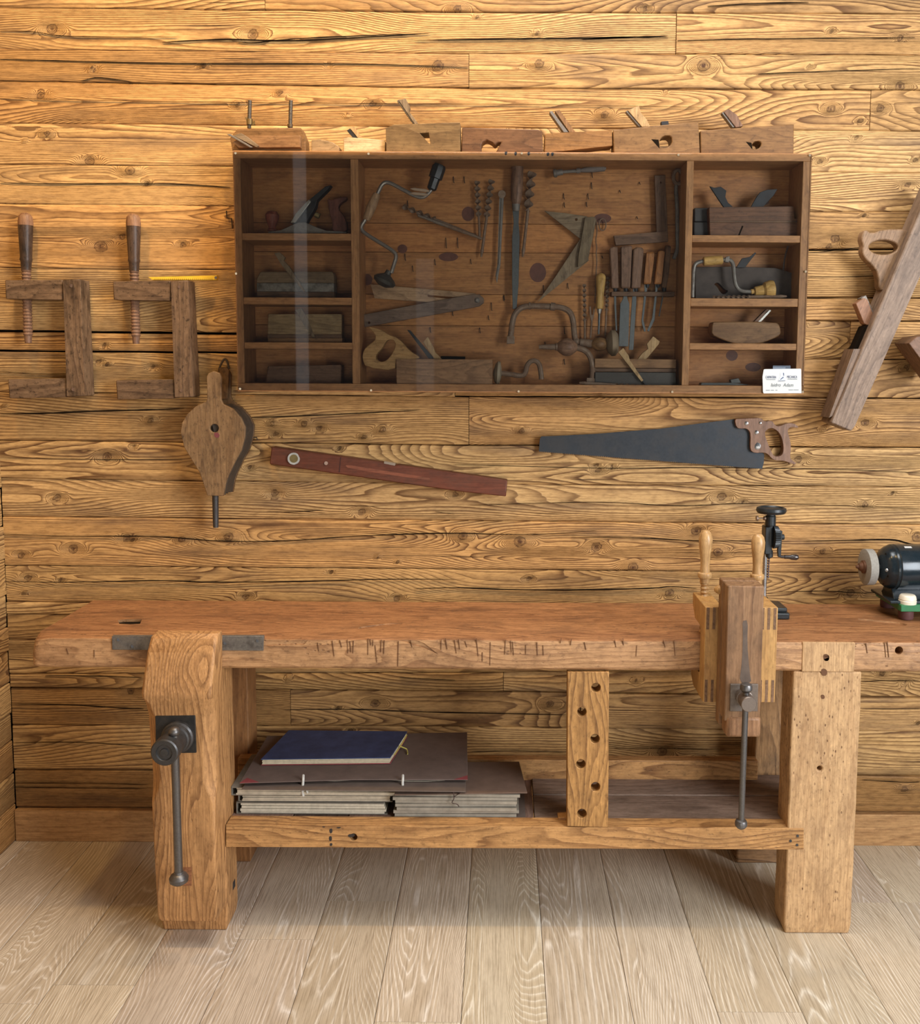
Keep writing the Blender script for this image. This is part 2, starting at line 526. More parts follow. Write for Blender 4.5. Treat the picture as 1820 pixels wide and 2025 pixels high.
def board(name, corner, mat, parent, seed, lin, cath, knots, axis, depth, na, nc, tint=(1, 1, 1), wl=0.9, wc=0.085, wave=0.0012, drop=0.0025, edge=0.0):
    """one plank. corner(s, t) -> world point of its front face for s along, t across in 0..1; axis (along, across, normal) are unit vectors"""
    al, ac, nrm = axis
    S, Tt = np.meshgrid(np.linspace(0, 1, na), np.concatenate(([0, .012], np.linspace(.04, .96, nc - 4), [.988, 1])), indexing='ij')
    pts = corner(S, Tt)                                             # (na, nc, 3)
    nc = S.shape[1]
    A = pts @ np.array(al)
    C = pts @ np.array(ac)
    f, k = ring_field(A, C, seed, lin * 1.5, cath * 1.35, knots, wl, wc)
    h = wave * (vn(A / .11, C / .03, seed + 11) - .5) * 2
    if edge:
        e = edge * (vn(A / .09, C * 0, seed + 21) - .5) * 2
        w_ = np.where(Tt < .03, 1 - Tt / .03 * 0.5, np.where(Tt > .97, .5 + (Tt - .97) / .06, 0))
        pts = pts + (e * w_ * np.sign(.5 - Tt))[..., None] * np.array(ac)
    h = h - drop * ((Tt < .005) | (Tt > .995)) - drop * .35 * (((Tt > .005) & (Tt < .02)) | ((Tt < .995) & (Tt > .98)))
    pts = pts + h[..., None] * np.array(nrm)
    idx = np.arange(na * nc).reshape(na, nc)
    q = np.stack([idx[:-1, :-1], idx[1:, :-1], idx[1:, 1:], idx[:-1, 1:]], -1).reshape(-1, 4)
    rim = np.concatenate([idx[:, 0], idx[-1, 1:], idx[-2::-1, -1], idx[0, -2:0:-1]])
    base = na * nc
    V = pts.reshape(-1, 3)
    back = V[rim] - np.array(nrm) * depth
    m = len(rim)
    r2 = np.roll(np.arange(m), -1)
    side = np.stack([rim, base + np.arange(m), base + r2, rim[r2]], -1)
    V = np.concatenate([V, back])
    G = np.stack([A.ravel(), f.ravel(), k.ravel()], -1)
    G = np.concatenate([G, G[rim]])
    Q = np.concatenate([q, side])
    cen = V.mean(0)
    me = bpy.data.meshes.new(name)
    me.from_pydata((V - cen).tolist(), [], Q.tolist())
    at = me.attributes.new('grain', 'FLOAT_VECTOR', 'POINT')
    at.data.foreach_set('vector', G.astype(np.float32).ravel())
    bm = bmesh.new()
    bm.from_mesh(me)
    bmesh.ops.recalc_face_normals(bm, faces=bm.faces[:])
    c = Vector(cen)
    bm.to_mesh(me)
    bm.free()
    me.polygons.foreach_set('use_smooth', [True] * len(me.polygons))
    me.set_sharp_from_angle(angle=math.radians(50))
    me.materials.append(mat)
    o = bpy.data.objects.new(name, me)
    COL.objects.link(o)
    o.location = c
    if parent:
        o.parent = parent
    o.color = (*tint, 1)
    return o
# ---------------------------------------------------------------- materials
W_GOLD = plank_mat('weathered_larch', (0.61, 0.38, 0.155), (0.125, 0.052, 0.016), (0.07, 0.028, 0.012), contrast=1.0, grey=0.65, bump=1.0)
W_FLOOR = plank_mat('limed_oak', (0.54, 0.452, 0.335), (0.86, 0.81, 0.72), (0.30, 0.2, 0.12), contrast=0.85, rough=0.42, bump=0.18, grey=0.0, inverse=True,
                    prof=((0, 0), (.2, 1), (.32, .3), (.6, .0), (1, 0)))
W_BASE = wood('baseboard_wood', (0.47, 0.27, 0.115), (0.27, 0.13, 0.05), 'X', 60, .6, .6, .25, stainamt=.1)
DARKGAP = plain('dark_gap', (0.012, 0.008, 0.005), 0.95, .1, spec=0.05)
BENCH_X = wood('bench_wood_long', (0.47, 0.27, 0.13), (0.19, 0.085, 0.038), 'X', 90, .75, .5, .7, stain=(0.085, 0.038, 0.02), stainamt=.7, pits=.7, top=((.84, .68, .57), (.60, .44, .37)), grit=.45)
BENCH_Z = wood('bench_wood_upright', (0.52, 0.28, 0.115), (0.15, 0.062, 0.022), 'Z', 120, .8, .5, .6, stain=(0.12, 0.055, 0.022), stainamt=.32, pits=.2, grit=.45)
LEG_Z = wood('pale_leg_wood', (0.56, 0.36, 0.185), (0.36, 0.20, 0.09), 'Z', 40, .45, .62, .5, stain=(0.14, 0.07, 0.035), stainamt=.4, pits=.95, grit=.45)
RAIL_X = wood('rail_wood', (0.52, 0.285, 0.11), (0.16, 0.065, 0.022), 'X', 95, .85, .55, .5, stain=(0.07, 0.035, 0.016), stainamt=.4, pits=.3, grit=.45)
OAKP_Z = wood('perforated_post_wood', (0.48, 0.26, 0.09), (0.14, 0.06, 0.02), 'Z', 140, .8, .5, .6, stain=(0.07, 0.032, 0.014), stainamt=.45, grit=.45)
SHELF_X = wood('shelf_wood', (0.27, 0.195, 0.15), (0.13, 0.085, 0.065), 'X', 50, .6, .65, .4, stainamt=.5)
SHELF_Y = wood('shelf_wood_cross', (0.25, 0.18, 0.14), (0.12, 0.075, 0.06), 'Y', 50, .6, .65, .4, stainamt=.5)
IRON = metal('dark_iron', (0.09, 0.09, 0.092), (0.045, 0.035, 0.03), .5, .42, .85, 50)
PLATE = metal('worn_steel_plate', (0.23, 0.215, 0.195), (0.05, 0.038, 0.03), .8, .5, .75, 45)
VISEPLATE = metal('black_vise_plate', (0.035, 0.035, 0.035), (0.06, 0.045, 0.03), .4, .5, .6, 60)
BARSTEEL = metal('tommy_bar_steel', (0.17, 0.165, 0.165), (0.06, 0.045, 0.035), .35, .38, .9, 60)

# ---------------------------------------------------------------- the setting: walls, floor, baseboard
XC = P(35, 1660, 0).x                                               # corner of the two walls
XR = P(2060, 1000, 0).x
wall = struct(part('wall_back', B().box((XC - .05, .030, -.02), (XR, .06, 3.0)), DARKGAP))


def seam(a):
    pts = [P(u, v, 0) for u, v in zip((0, 910, 1820), a)]
    xs, zs = [p.x for p in pts], [p.z for p in pts]
    def z(X):
        sl = (zs[1] - zs[0]) / (xs[1] - xs[0])
        sr = (zs[2] - zs[1]) / (xs[2] - xs[1])
        return np.where(X < xs[1], zs[1] + (X - xs[1]) * sl, zs[1] + (X - xs[1]) * sr)
    return z


SEAMS = dict(s00=(-160, -156, -150), s0=(-75, -68, -62), s1=(14, 24, 28), s2=(97, 106, 109), s3=(160, 174, 178), s4=(243, 252, 259), s5=(325, 333, 342), s6=(403, 412, 420),
             l7=(530, 538, 545), l8=(656, 667, 680), l9=(695, 703, 712), c0=(776, 785, 789),
             r7=(502, 500, 494), r8=(585, 588, 590), r9=(630, 633, 635), r10=(706, 710, 711),
             c1=(871, 881, 886), c2=(946, 957, 963), c3=(1022, 1030, 1038), c4=(1119, 1126, 1135), c5=(1191, 1196, 1200), c6=(1214, 1220, 1228),
             c7=(1265, 1268, 1272), c8=(1332, 1330, 1328), c9=(1361, 1368, 1381), c10=(1434, 1438, 1447), c11=(1524, 1530, 1537), bb=(1597, 1603, 1607))
SEAMS = {k: seam(v) for k, v in SEAMS.items()}
L, R = -60, 2060
# (left px, right px, upper seam, lower seam, tint, straight grain /m, cathedral amplitude, knots in px (u, v, radius), gap below in mm)
G1, G2, G3, G4, G5 = (1, 1, 1), (.9, .86, .8), (.78, .72, .66), (1.08, 1.08, 1.1), (.98, .9, .82)
PLANKS = [
    (L, R, 's00', 's0', G1, 40, 5, [], 1), (L, 535, 's0', 's1', G1, 60, 5, [], 1.5), (535, R, 's0', 's1', G3, 90, 6, [(905, 18, 9), (1277, 18, 5), (1700, -20, 10)], 2),
    (L, 1326, 's1', 's2', G1, 95, 4, [(102, 57, 11), (500, 68, 11)], 1.5), (1326, R, 's1', 's2', G5, 40, 9, [(1645, 62, 4), (1780, 75, 6)], 1.5),
    (L, 927, 's2', 's3', G3, 120, 3, [(866, 131, 12), (180, 136, 4), (402, 129, 4), (650, 130, 3)], 2), (927, R, 's2', 's3', G2, 40, 9, [(1066, 127, 9), (1392, 130, 13), (1780, 171, 10)], 1.5),
    (L, 1706, 's3', 's4', G5, 25, 9, [(80, 188, 8), (552, 183, 6), (470, 208, 5), (737, 205, 6), (1196, 226, 8), (1645, 215, 8)], 1), (1706, R, 's3', 's4', G3, 60, 9, [(1741, 214, 8)], 1),
    (L, 1000, 's4', 's5', G4, 70, 5, [(93, 265, 6), (178, 319, 10)], 1.2), (1000, R, 's4', 's5', G4, 35, 10, [(1694, 274, 4), (1622, 319, 5), (1812, 317, 4)], 1.2),
    (L, 900, 's5', 's6', G1, 40, 9, [(257, 337, 10), (290, 363, 4)], 1), (900, R, 's5', 's6', G4, 90, 4, [(1796, 366, 6)], 1.4),
    (L, 900, 's6', 'l7', G5, 75, 9, [(200, 488, 14), (243, 468, 6), (362, 485, 6)], 1), (900, R, 's6', 'r7', G3, 60, 8, [(1652, 472, 9), (1640, 488, 6)], 5),
    (L, 900, 'l7', 'l8', G1, 90, 6, [(370, 575, 5)], 6), (L, 900, 'l8', 'l9', G5, 60, 7, [], 5), (L, 900, 'l9', 'c0', G1, 50, 8, [(303, 725, 5), (213, 720, 3)], 1.2),
    (900, R, 'r7', 'r8', G2, 110, 4, [], 2.5), (900, R, 'r8', 'r9', G5, 60, 5, [], 1.5), (900, 1685, 'r9', 'r10', G2, 40, 11, [], 1.5), (1685, R, 'r9', 'r10', G5, 70, 5, [(1795, 724, 5)], 1.5),
    (900, R, 'r10', 'c0', G3, 45, 8, [(1795, 726, 6)], 3),
    (L, 928, 'c0', 'c1', G2, 60, 5, [(298, 832, 6), (538, 838, 5), (602, 838, 6), (632, 846, 6), (757, 850, 7), (720, 864, 5), (545, 858, 5)], 2), (928, R, 'c0', 'c1', G5, 30, 10, [(1032, 853, 6), (1712, 836, 8)], 2.5),
    (L, R, 'c1', 'c2', G1, 40, 7, [(213, 903, 11), (1184, 930, 6), (1210, 923, 4), (1578, 908, 8), (672, 887, 3)], 1.5),
    (L, R, 'c2', 'c3', G4, 75, 4, [(113, 985, 8), (543, 975, 8), (715, 1013, 8), (900, 978, 6), (1428, 982, 9), (1711, 998, 6)], 1.5),
    (L, R, 'c3', 'c4', G5, 75, 8, [(145, 1086, 11), (42, 1098, 7), (452, 1062, 10), (250, 1066, 8), (916, 1060, 10), (1028, 1071, 13), (1180, 1082, 11), (1377, 1050, 10), (1420, 1092, 10), (1252, 1121, 11), (1628, 1090, 6), (1815, 1062, 12), (360, 1066, 7)], 2),
    (L, R, 'c4', 'c5', G2, 60, 8, [(55, 1143, 7), (486, 1180, 7), (785, 1184, 7), (1325, 1173, 9), (1683, 1173, 8), (1046, 1146, 5)], 1.5),
    (L, R, 'c5', 'c6', G1, 90, 3, [], 1.5), (L, R, 'c6', 'c7', G2, 60, 5, [], 1.5), (L, R, 'c7', 'c8', G1, 70, 5, [(230, 1290, 4)], 1.5), (L, 1000, 'c8', 'c9', G2, 60, 5, [], 4), (1000, R, 'c8', 'c9', G4, 40, 5, [(1747, 1331, 5), (1790, 1352, 5)], 4),
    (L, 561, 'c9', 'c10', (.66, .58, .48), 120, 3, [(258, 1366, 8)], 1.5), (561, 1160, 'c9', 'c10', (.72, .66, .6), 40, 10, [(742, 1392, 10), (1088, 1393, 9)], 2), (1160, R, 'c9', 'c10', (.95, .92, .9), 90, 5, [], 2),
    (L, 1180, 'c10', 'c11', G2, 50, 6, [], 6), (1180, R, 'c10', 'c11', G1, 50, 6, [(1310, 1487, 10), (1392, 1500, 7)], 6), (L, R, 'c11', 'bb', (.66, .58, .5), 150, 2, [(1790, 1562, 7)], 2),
]
rng = random.Random(3)
for n, (ul, ur, st, sb, tint, lin, cath, kn, gap) in enumerate(PLANKS):
    x0 = XC if ul == L else P(ul, 600, 0).x + .0008
    x1 = XR if ur == R else P(ur, 600, 0).x - .0008
    zt, zb = SEAMS[st], SEAMS[sb]
    pr = rng.uniform(-.003, .003)
    g = gap * .001

    def corner(S, T, x0=x0, x1=x1, zt=zt, zb=zb, pr=pr, g=g):
        X = x0 + (x1 - x0) * S
        return np.stack([X, np.zeros_like(X) + pr, (zb(X) + g) * (1 - T) + (zt(X) - .0004) * T], -1)

    ks = [(P(u, v, 0).x, P(u, v, 0).z, r * MPP(0) * 0.62) for u, v, r in kn]
    ks += [(rng.uniform(x0, x1), rng.uniform(float(zb(x0)) + .01, float(zt(x0)) - .01), rng.uniform(.002, .004)) for _ in range(int((x1 - x0) * 1.2))]
    hgt = float(zt(x0) - zb(x0))
    t = rng.uniform(.93, 1.05)
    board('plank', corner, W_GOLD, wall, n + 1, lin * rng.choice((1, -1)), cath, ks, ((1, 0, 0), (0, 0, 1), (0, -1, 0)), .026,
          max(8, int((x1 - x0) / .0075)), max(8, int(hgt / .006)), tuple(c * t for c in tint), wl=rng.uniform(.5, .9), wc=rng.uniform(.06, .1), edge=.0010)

# long splits in the boards (u, v ... , widest opening in px)
CRACKS = [([(0, 60), (60, 62), (90, 66), (110, 71), (200, 73), (350, 73)], 2), ([(320, 84), (380, 80), (460, 77), (560, 82), (700, 75), (850, 66)], 4), ([(470, 83), (500, 86), (540, 80), (640, 73), (850, 66)], 3),
          ([(820, 80), (1000, 77), (1200, 75), (1322, 71)], 4), ([(1150, 78), (1220, 74), (1322, 73)], 5), ([(0, 117), (120, 120), (350, 126), (700, 125), (926, 133)], 2), ([(160, 160), (190, 152), (220, 156), (260, 161)], 1.5),
          ([(1340, 80), (1500, 76), (1810, 74)], 1.5), ([(1500, 146), (1600, 142), (1820, 135)], 2), ([(1400, 12), (1500, 6), (1600, 4)], 2), ([(0, 361), (120, 364), (330, 362), (455, 370)], 2), ([(0, 193), (250, 200), (600, 204), (1000, 206), (1400, 212)], 1.2),
          ([(0, 818), (90, 818), (180, 813), (280, 811), (365, 808)], 4), ([(495, 826), (560, 824), (700, 818), (830, 811)], 2.5), ([(0, 735), (90, 741), (180, 738)], 1.2), ([(1600, 500), (1650, 496), (1710, 488)], 2),
          ([(1600, 548), (1680, 547), (1730, 545)], 1), ([(900, 919), (1000, 921), (1200, 927), (1400, 924), (1700, 929), (1820, 935)], 1.5), ([(0, 905), (220, 909), (360, 908)], 1), ([(930, 999), (1080, 995), (1200, 992), (1330, 1001), (1400, 999), (1440, 996), (1560, 996), (1820, 1006)], 1.8),
          ([(0, 1056), (120, 1061), (260, 1060), (340, 1062), (430, 1071), (560, 1071), (700, 1060), (900, 1053), (1000, 1058), (1100, 1056), (1180, 1049)], 2.5), ([(1130, 1063), (1250, 1062), (1370, 1070), (1500, 1069)], 2), ([(1590, 1070), (1700, 1068), (1770, 1066), (1800, 1076), (1820, 1077)], 3.5),
          ([(0, 1150), (150, 1152), (330, 1147), (400, 1152), (600, 1150), (760, 1145), (900, 1146)], 3), ([(820, 1165), (900, 1161), (1050, 1168), (1290, 1164), (1330, 1159), (1380, 1164)], 3), ([(1540, 1171), (1650, 1168), (1690, 1174), (1820, 1170)], 2), ([(90, 1335), (200, 1337), (280, 1340)], 1.5),
          ([(20, 1392), (150, 1394), (250, 1401), (285, 1402)], 3), ([(20, 1549), (150, 1549), (290, 1552)], 1.5), ([(20, 1557), (290, 1560)], 1.2), ([(30, 1469), (150, 1467), (290, 1476)], 1.2), ([(560, 1404), (700, 1402), (820, 1408), (1000, 1411), (1120, 1414)], 2.5), ([(930, 1487), (1010, 1484), (1120, 1488)], 1.2),
          ([(1210, 1480), (1350, 1480), (1440, 1484)], 1.2), ([(1705, 1349), (1740, 1346), (1820, 1347)], 1.5), ([(1705, 1542), (1800, 1548), (1820, 1546)], 2), ([(1705, 1402), (1820, 1402)], 1.2), ([(790, 1340), (900, 1345)], 1), ([(860, 1012), (900, 1017)], .8), ([(560, 1013), (590, 1012), (640, 1009)], 2)]
for pts, wd in CRACKS:
    q = curve(pts, 2, False)
    b = B()
    n = len(q)
    rr = []
    for i, (u, v) in enumerate(q):
        e = min(i, n - 1 - i) / (n - 1) * 2
        k = wd * .5 * (min(1, e * 1.6) ** .7) * (0.65 + .5 * mnoise.noise(Vector((u * .05, v * .1, wd)))) + .12
        rr.append([P(u, v - k, -.0042), P(u, v + k, -.0042), P(u, v + k, -.001), P(u, v - k, -.001)])
    b.loft(rr)
    part('split', b, DARKGAP, wall, smooth=0)

zb = SEAMS['bb']
bd = struct(part('baseboard_back', B().hexa([(XC, -.012, 0), (XR, -.012, 0), (XR, -.012, float(zb(XR)) - .002), (XC, -.012, float(zb(XC)) - .002), (XC, .03, 0), (XR, .03, 0), (XR, .03, float(zb(XR)) - .002), (XC, .03, float(zb(XC)) - .002)]), W_BASE, bevel=.002))

# left wall, seen edge on
wl_ = struct(part('wall_left', B().box((XC - .06, -2.4, -.02), (XC - .028, .03, 3.0)), DARKGAP))
z = 0.0
n = 100
for hgt in (.118, .1, .105, .085, .098, .1, .075, .1, .112, .1, .118, .1, .09, .12, .1, .1, .115, .1, .1, .12, .11, .1, .12, .11, .1, .12, .1):
    if z + hgt > 3.0:
        break
    pr = rng.uniform(-.004, .004)

    def corner(S, T, z=z, hgt=hgt, pr=pr):
        Y = -2.4 + 2.4 * S
        return np.stack([np.zeros_like(Y) + XC + pr, Y, z + .001 + (hgt - .003) * T], -1)
    board('plank', corner, W_GOLD, wl_, n, rng.choice((60, 90, -50)), rng.uniform(4, 9), [(rng.uniform(-1, 0), z + rng.uniform(.02, hgt - .02), .01)], ((0, 1, 0), (0, 0, 1), (1, 0, 0)), .026, 90, 10, rng.choice((G1, G2, G5, G1)), edge=.0012)
    z += hgt
    n += 1

# floor boards
fx0 = PZ(911.5, 2025, 0).x
FW = (PZ(1769, 2025, 0).x - fx0) / 5
floor = struct(part('floor', B().box((XC - .06, -3.4, -.05), (XR, .03, -.014)), DARKGAP))
YF = lambda v: PZ(994, v, 0).y
BUTTS = {-7: [-1.1], -6: [YF(1990)], -5: [YF(1952)], -4: [], -3: [YF(1860)], -2: [-1.3], -1: [YF(2022)], 0: [], 1: [], 2: [-1.2], 3: [YF(1999)], 4: [], 5: [YF(1781) ], 6: [YF(1781)], 7: [-.9]}
BUTTS[-2] = [YF(1783)] if False else [-1.3]
n = 200
for i in range(-9, 9):
    x0, x1 = fx0 + i * FW, fx0 + (i + 1) * FW
    x0, x1 = max(x0, XC - .03), min(x1, XR)
    if x1 - x0 < .01:
        continue
    ys = [-3.4] + sorted(BUTTS.get(i, [])) + [.005]
    if i == -2:
        ys = [-3.4, -1.3, YF(1783), .005]
    for ya, yb in zip(ys, ys[1:]):
        def corner(S, T, x0=x0, x1=x1, ya=ya, yb=yb):
            Y = ya + .0004 + (yb - ya - .0008) * S
            return np.stack([x0 + .0007 + (x1 - x0 - .0014) * T, Y, np.zeros_like(Y)], -1)
        t = rng.uniform(.92, 1.05)
        cx = (x0 + x1) / 2 + rng.uniform(-.05, .05)
        board('floor_plank', corner, W_FLOOR, floor, n, rng.choice((40, 80, 110, -60)), rng.uniform(6, 13), [(rng.uniform(ya, yb), cx, .004)] if rng.random() < .3 else [], ((0, 1, 0), (1, 0, 0), (0, 0, 1)), .012,
              max(8, int((yb - ya) / .025)), 16, (t, t * rng.uniform(.97, 1.0), t * rng.uniform(.93, 1)), wl=.7, wc=.09, wave=0.0, drop=.0012)
        n += 1
# ---------------------------------------------------------------- the workbench
YB, YBK, BT = -.467, -.088, .791
ZB = P(1000, 1325, YB).z
ZR = P(1000, 1635, YB).z
ZS = ZR - .004
bench = thing('workbench', 'long heavy wooden workbench with worn reddish top and leg vise', 'workbench', (0, YB / 2, 0))
XL = P(62, 1316, YB).x
b = B()
rr = []
NS = 190
for i in range(NS):
    t = i / (NS - 1)
    x = XL + (XR - XL) * (t ** 1.25)
    e = x - XL
    bv = .011 + .035 * math.exp(-e / .022) + .004 * mnoise.noise(Vector((x * 22, 0, 1))) + .0035 * mnoise.noise(Vector((x * 60, 3, 1)))
    bb = .006 + .003 * mnoise.noise(Vector((x * 25, 7, 2)))
    yy = .0015 * mnoise.noise(Vector((x * 9, 2, 2))) + .010 * math.exp(-e / .008)
    zt = BT + .0012 * mnoise.noise(Vector((x * 5, 9, 2)))
    rr.append([(x, YB + yy + bb, ZB), (x, YB + yy, ZB + bb), (x, YB + yy, zt - bv), (x, YB + yy + bv * .3, zt - bv * .3), (x, YB + yy + bv, zt), (x, (YB + YBK) / 2, zt - .001), (x, YBK - .008, zt), (x, YBK, zt - .01), (x, YBK, ZB)])
b.loft(rr)
top = part('bench_top', b, BENCH_X, bench, label='thick reddish brown plank top with saw nicks along its front edge')


def pocket(pts, depth):
    q = [PZ(u, v, BT) + Vector((0, 0, .01)) for u, v in pts]
    return B().ext(q, Vector((0, 0, -depth - .01)))


cut(top, pocket([(233, 1226), (252, 1224), (281, 1224), (277, 1233), (258, 1234), (236, 1233)], .05))
cut(top, pocket(curve([(706, 1241), (730, 1237), (760, 1233), (800, 1231), (790, 1235), (745, 1242), (715, 1245)], 1), .003))
cut(top, pocket(curve([(1690, 1222), (1716, 1224), (1745, 1227), (1780, 1230), (1800, 1236), (1760, 1238), (1725, 1233)], 1), .005))
cut(top, B().cyl(P(1785, 1291, YB - .02), P(1785, 1291, YB - .02) + Vector((0, .12, 0)), .0105, 18))
cut(top, B().hexa([P(521, 1262, YB - .01), P(608, 1268, YB - .01), P(600, 1277, YB - .01), P(524, 1279, YB - .01)] + [p + Vector((0, .013, 0)) for p in (P(521, 1262, YB - .01), P(608, 1268, YB - .01), P(600, 1277, YB - .01), P(524, 1279, YB - .01))]))
cut(top, B().ext([P(u, v, YB - .01) for u, v in ((752, 1260), (800, 1262), (838, 1274), (866, 1296), (835, 1282), (800, 1272))], Vector((0, .014, 0))))
part('slot_shade_fill', B().ext([PZ(u, v, BT) - Vector((0, 0, .007)) for u, v in ((234, 1226.3), (252, 1224.5), (280, 1224.5), (276, 1232.7), (258, 1233.7), (237, 1232.7))], Vector((0, 0, -.043))), DARKGAP, top, smooth=0)  # dark block sunk in the slot, standing in for its inner shade
# nicks sawn into the front edge
rn = random.Random(5)
b = B()
for u, v0, v1 in [(628, 1271, 1288), (657, 1267, 1298), (672, 1266, 1280), (687, 1264, 1292), (692, 1268, 1290), (699, 1267, 1292), (728, 1262, 1295), (732, 1263, 1276), (738, 1265, 1278), (742, 1276, 1310), (754, 1265, 1290), (760, 1266, 1293), (788, 1268, 1318), (812, 1266, 1280), (873, 1264, 1285), (881, 1262, 1284), (899, 1266, 1292), (907, 1264, 1284), (920, 1268, 1280),
                  (942, 1262, 1298), (954, 1290, 1308), (970, 1270, 1316), (1000, 1265, 1294), (1010, 1267, 1290), (1014, 1269, 1296), (1040, 1275, 1294), (1062, 1270, 1296), (1074, 1276, 1296), (1110, 1262, 1272), (1130, 1264, 1276), (1156, 1270, 1285), (1216, 1264, 1280), (1232, 1262, 1276), (1260, 1276, 1298), (1312, 1265, 1280), (1333, 1266, 1296), (131, 1282, 1294), (186, 1285, 1300), (1713, 1272, 1292), (1750, 1270, 1300), (1755, 1268, 1300)]:
    k = rn.uniform(.5, 1.1)
    s = rn.uniform(-2, 4)
    b.hexa([P(u + s, v1, YB - .0022), P(u + s + k, v1, YB - .0022), P(u + k, v0, YB - .0022), P(u - k * .6, v0, YB - .0022)] + [P(u + s, v1, YB + .004), P(u + s + k, v1, YB + .004), P(u + k, v0, YB + .004), P(u - k * .6, v0, YB + .004)])
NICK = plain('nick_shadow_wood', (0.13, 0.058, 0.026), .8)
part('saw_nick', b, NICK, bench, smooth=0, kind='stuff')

# iron strip let into the front edge behind the vise jaw
st = part('iron_strip', B().px([(221, 1258), (521, 1258), (521, 1287), (222, 1285)], YB - .003, .012), PLATE, bench, bevel=.0008, label='pitted grey iron strip let into the front edge')
for u, v in ((509, 1267), (445, 1272), (262, 1278), (234, 1265)):
    part('screw', B().cyl(P(u, v, YB - .004), P(u, v, YB + .002), .0042, 12), IRON, st)

# legs
def leg(name, u0, u1, v, y0, y1, mat, z1=None, label=None):
    x0, x1 = P(u0, v, y0).x, P(u1, v, y0).x
    rings = []
    n = 26
    z1 = z1 or ZB
    for i in range(n):
        z = z1 * i / (n - 1)
        d = [.0016 * mnoise.noise(Vector((z * 14, k * 5, x0))) for k in range(4)]
        k = .004 if i in (0,) else 0
        rings.append([(x0 + d[0] + k, y0 + d[1] + k, z), (x1 + d[2] - k, y0 + d[1] + k, z), (x1 + d[2] - k, y1, z), (x0 + d[0] + k, y1, z)])
    return part(name, B().loft(rings), mat, bench, bevel=.004, label=label)


leg('leg', 319, 450, 1838, YB, YB + .10, BENCH_Z)
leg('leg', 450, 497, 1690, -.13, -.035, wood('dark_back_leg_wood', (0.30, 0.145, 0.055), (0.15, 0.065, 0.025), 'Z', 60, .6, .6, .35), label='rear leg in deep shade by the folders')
lg = leg('leg', 1551, 1683, 1845, YB, YB + .092, LEG_Z, label='pale front leg pitted with knocks and nail holes')
cut(lg, B().cyl(P(1627, 1527, YB - .02), P(1627, 1527, YB - .02) + Vector((0, .1, 0)), .0065, 16))
part('leg_head', B().px([(1588, 1270), (1692, 1271), (1690, 1329), (1586, 1328)], YB - .0022, .008), LEG_Z, bench, bevel=.002, label='top of the leg let into the front edge')
for u, v, r in ((1634, 1300, 7), (1630, 1329, 7), (1628, 1378, 4)):
    part('peg', B().px(curve([(u - r, v - r * .6), (u, v - r * 1.1), (u + r, v - r * .4), (u + r * .8, v + r), (u - r * .5, v + r * 1.1)], 1), YB - .0022, .006), NICK, bench)
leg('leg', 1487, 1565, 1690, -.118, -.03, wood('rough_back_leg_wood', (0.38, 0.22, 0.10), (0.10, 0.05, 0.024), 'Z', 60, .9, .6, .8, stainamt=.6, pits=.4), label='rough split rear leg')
x0 = P(1457, 1700, -.118).x
part('foot_block', B().box((x0, -.1185, 0), (x0 + .15, -.03, .062)), wood('foot_wood', (0.30, 0.17, 0.08), (0.08, 0.04, 0.02), 'X', 60, .9, .6, .8, stainamt=.6), bench, bevel=.006)
part('bolt_nut', B().box((P(459, 1750, -.4).x - .004, -.412, P(459, 1757, -.4).z), (P(459, 1750, -.4).x + .006, -.388, P(459, 1741, -.4).z)), IRON, bench, bevel=.002)

# rails and the lower shelf
def railpx(pts, Y, th, mat, nm, label=None):
    return part(nm, B().px(pts, Y, th), mat, bench, bevel=.003, label=label)


fr = railpx([(447, 1631), (1200, 1636), (1590, 1638), (1590, 1680), (1100, 1678), (447, 1675)], YB - .001, .05, RAIL_X, 'front_rail')
cut(fr, B().cyl(P(697, 1663, YB - .02), P(697, 1663, YB - .02) + Vector((0, .06, 0)), .010, 14))
INKB = plain('ink_black', (0.03, 0.024, 0.022), .7)
for pts in ([(651, 1640), (657, 1638), (658, 1646), (653, 1649)], [(650, 1655), (656, 1653), (657, 1662), (652, 1664)], [(653, 1667), (658, 1668), (657, 1673), (652, 1673)], [(636, 1634.5), (644, 1634.5), (641, 1637)], [(664, 1636), (676, 1635.5), (670, 1639)], [(688, 1650), (702, 1649), (701, 1655), (689, 1656)]):
    part('ink_stain', B().px(curve(pts, 1), YB - .0016, .003), INKB, fr, smooth=0)
for u, v in ((1578, 1653), (1564, 1663), (1577, 1671)):
    part('nail', B().cyl(P(u, v, YB - .003), P(u, v, YB), .0035, 8), IRON, fr)
xa, xb = P(470, 1515, -.18).x, P(1500, 1515, -.18).x
part('back_rail', B().box((xa, -.180, ZS - .05), (xb, -.145, P(1300, 1504, -.18).z)), RAIL_X, bench, bevel=.003)
ys0, ys1 = YB + .049, -.1455
ym = PZ(1300, 1573, ZS).y
xe = 0.85
xs = PZ(1056, 1600, ZS).x
for y0, y1 in ((ys0, ym - .001), (ym + .001, ys1)):
    part('shelf_board', B().box((xs + .001, y0, ZS - .022), (xe, y1, ZS + (0 if y0 == ys0 else .002))), SHELF_X, bench, bevel=.0015, tint=(1, .97, .95) if y0 == ys0 else (1.05, 1.05, 1.05))
us = [440, 580, 690, 808, 831, 990, 1056]
rn = random.Random(2)
for a, c in zip(us, us[1:]):
    t = rn.uniform(.7, 1.2)
    part('shelf_board', B().box((PZ(a, 1612, ZS).x + .001, ys0, ZS - .022), (PZ(c, 1612, ZS).x - .001, ys1, ZS + rn.uniform(-.003, 0))), SHELF_Y, bench, bevel=.0015, tint=(t * 1.05, t * .92, t * .9))

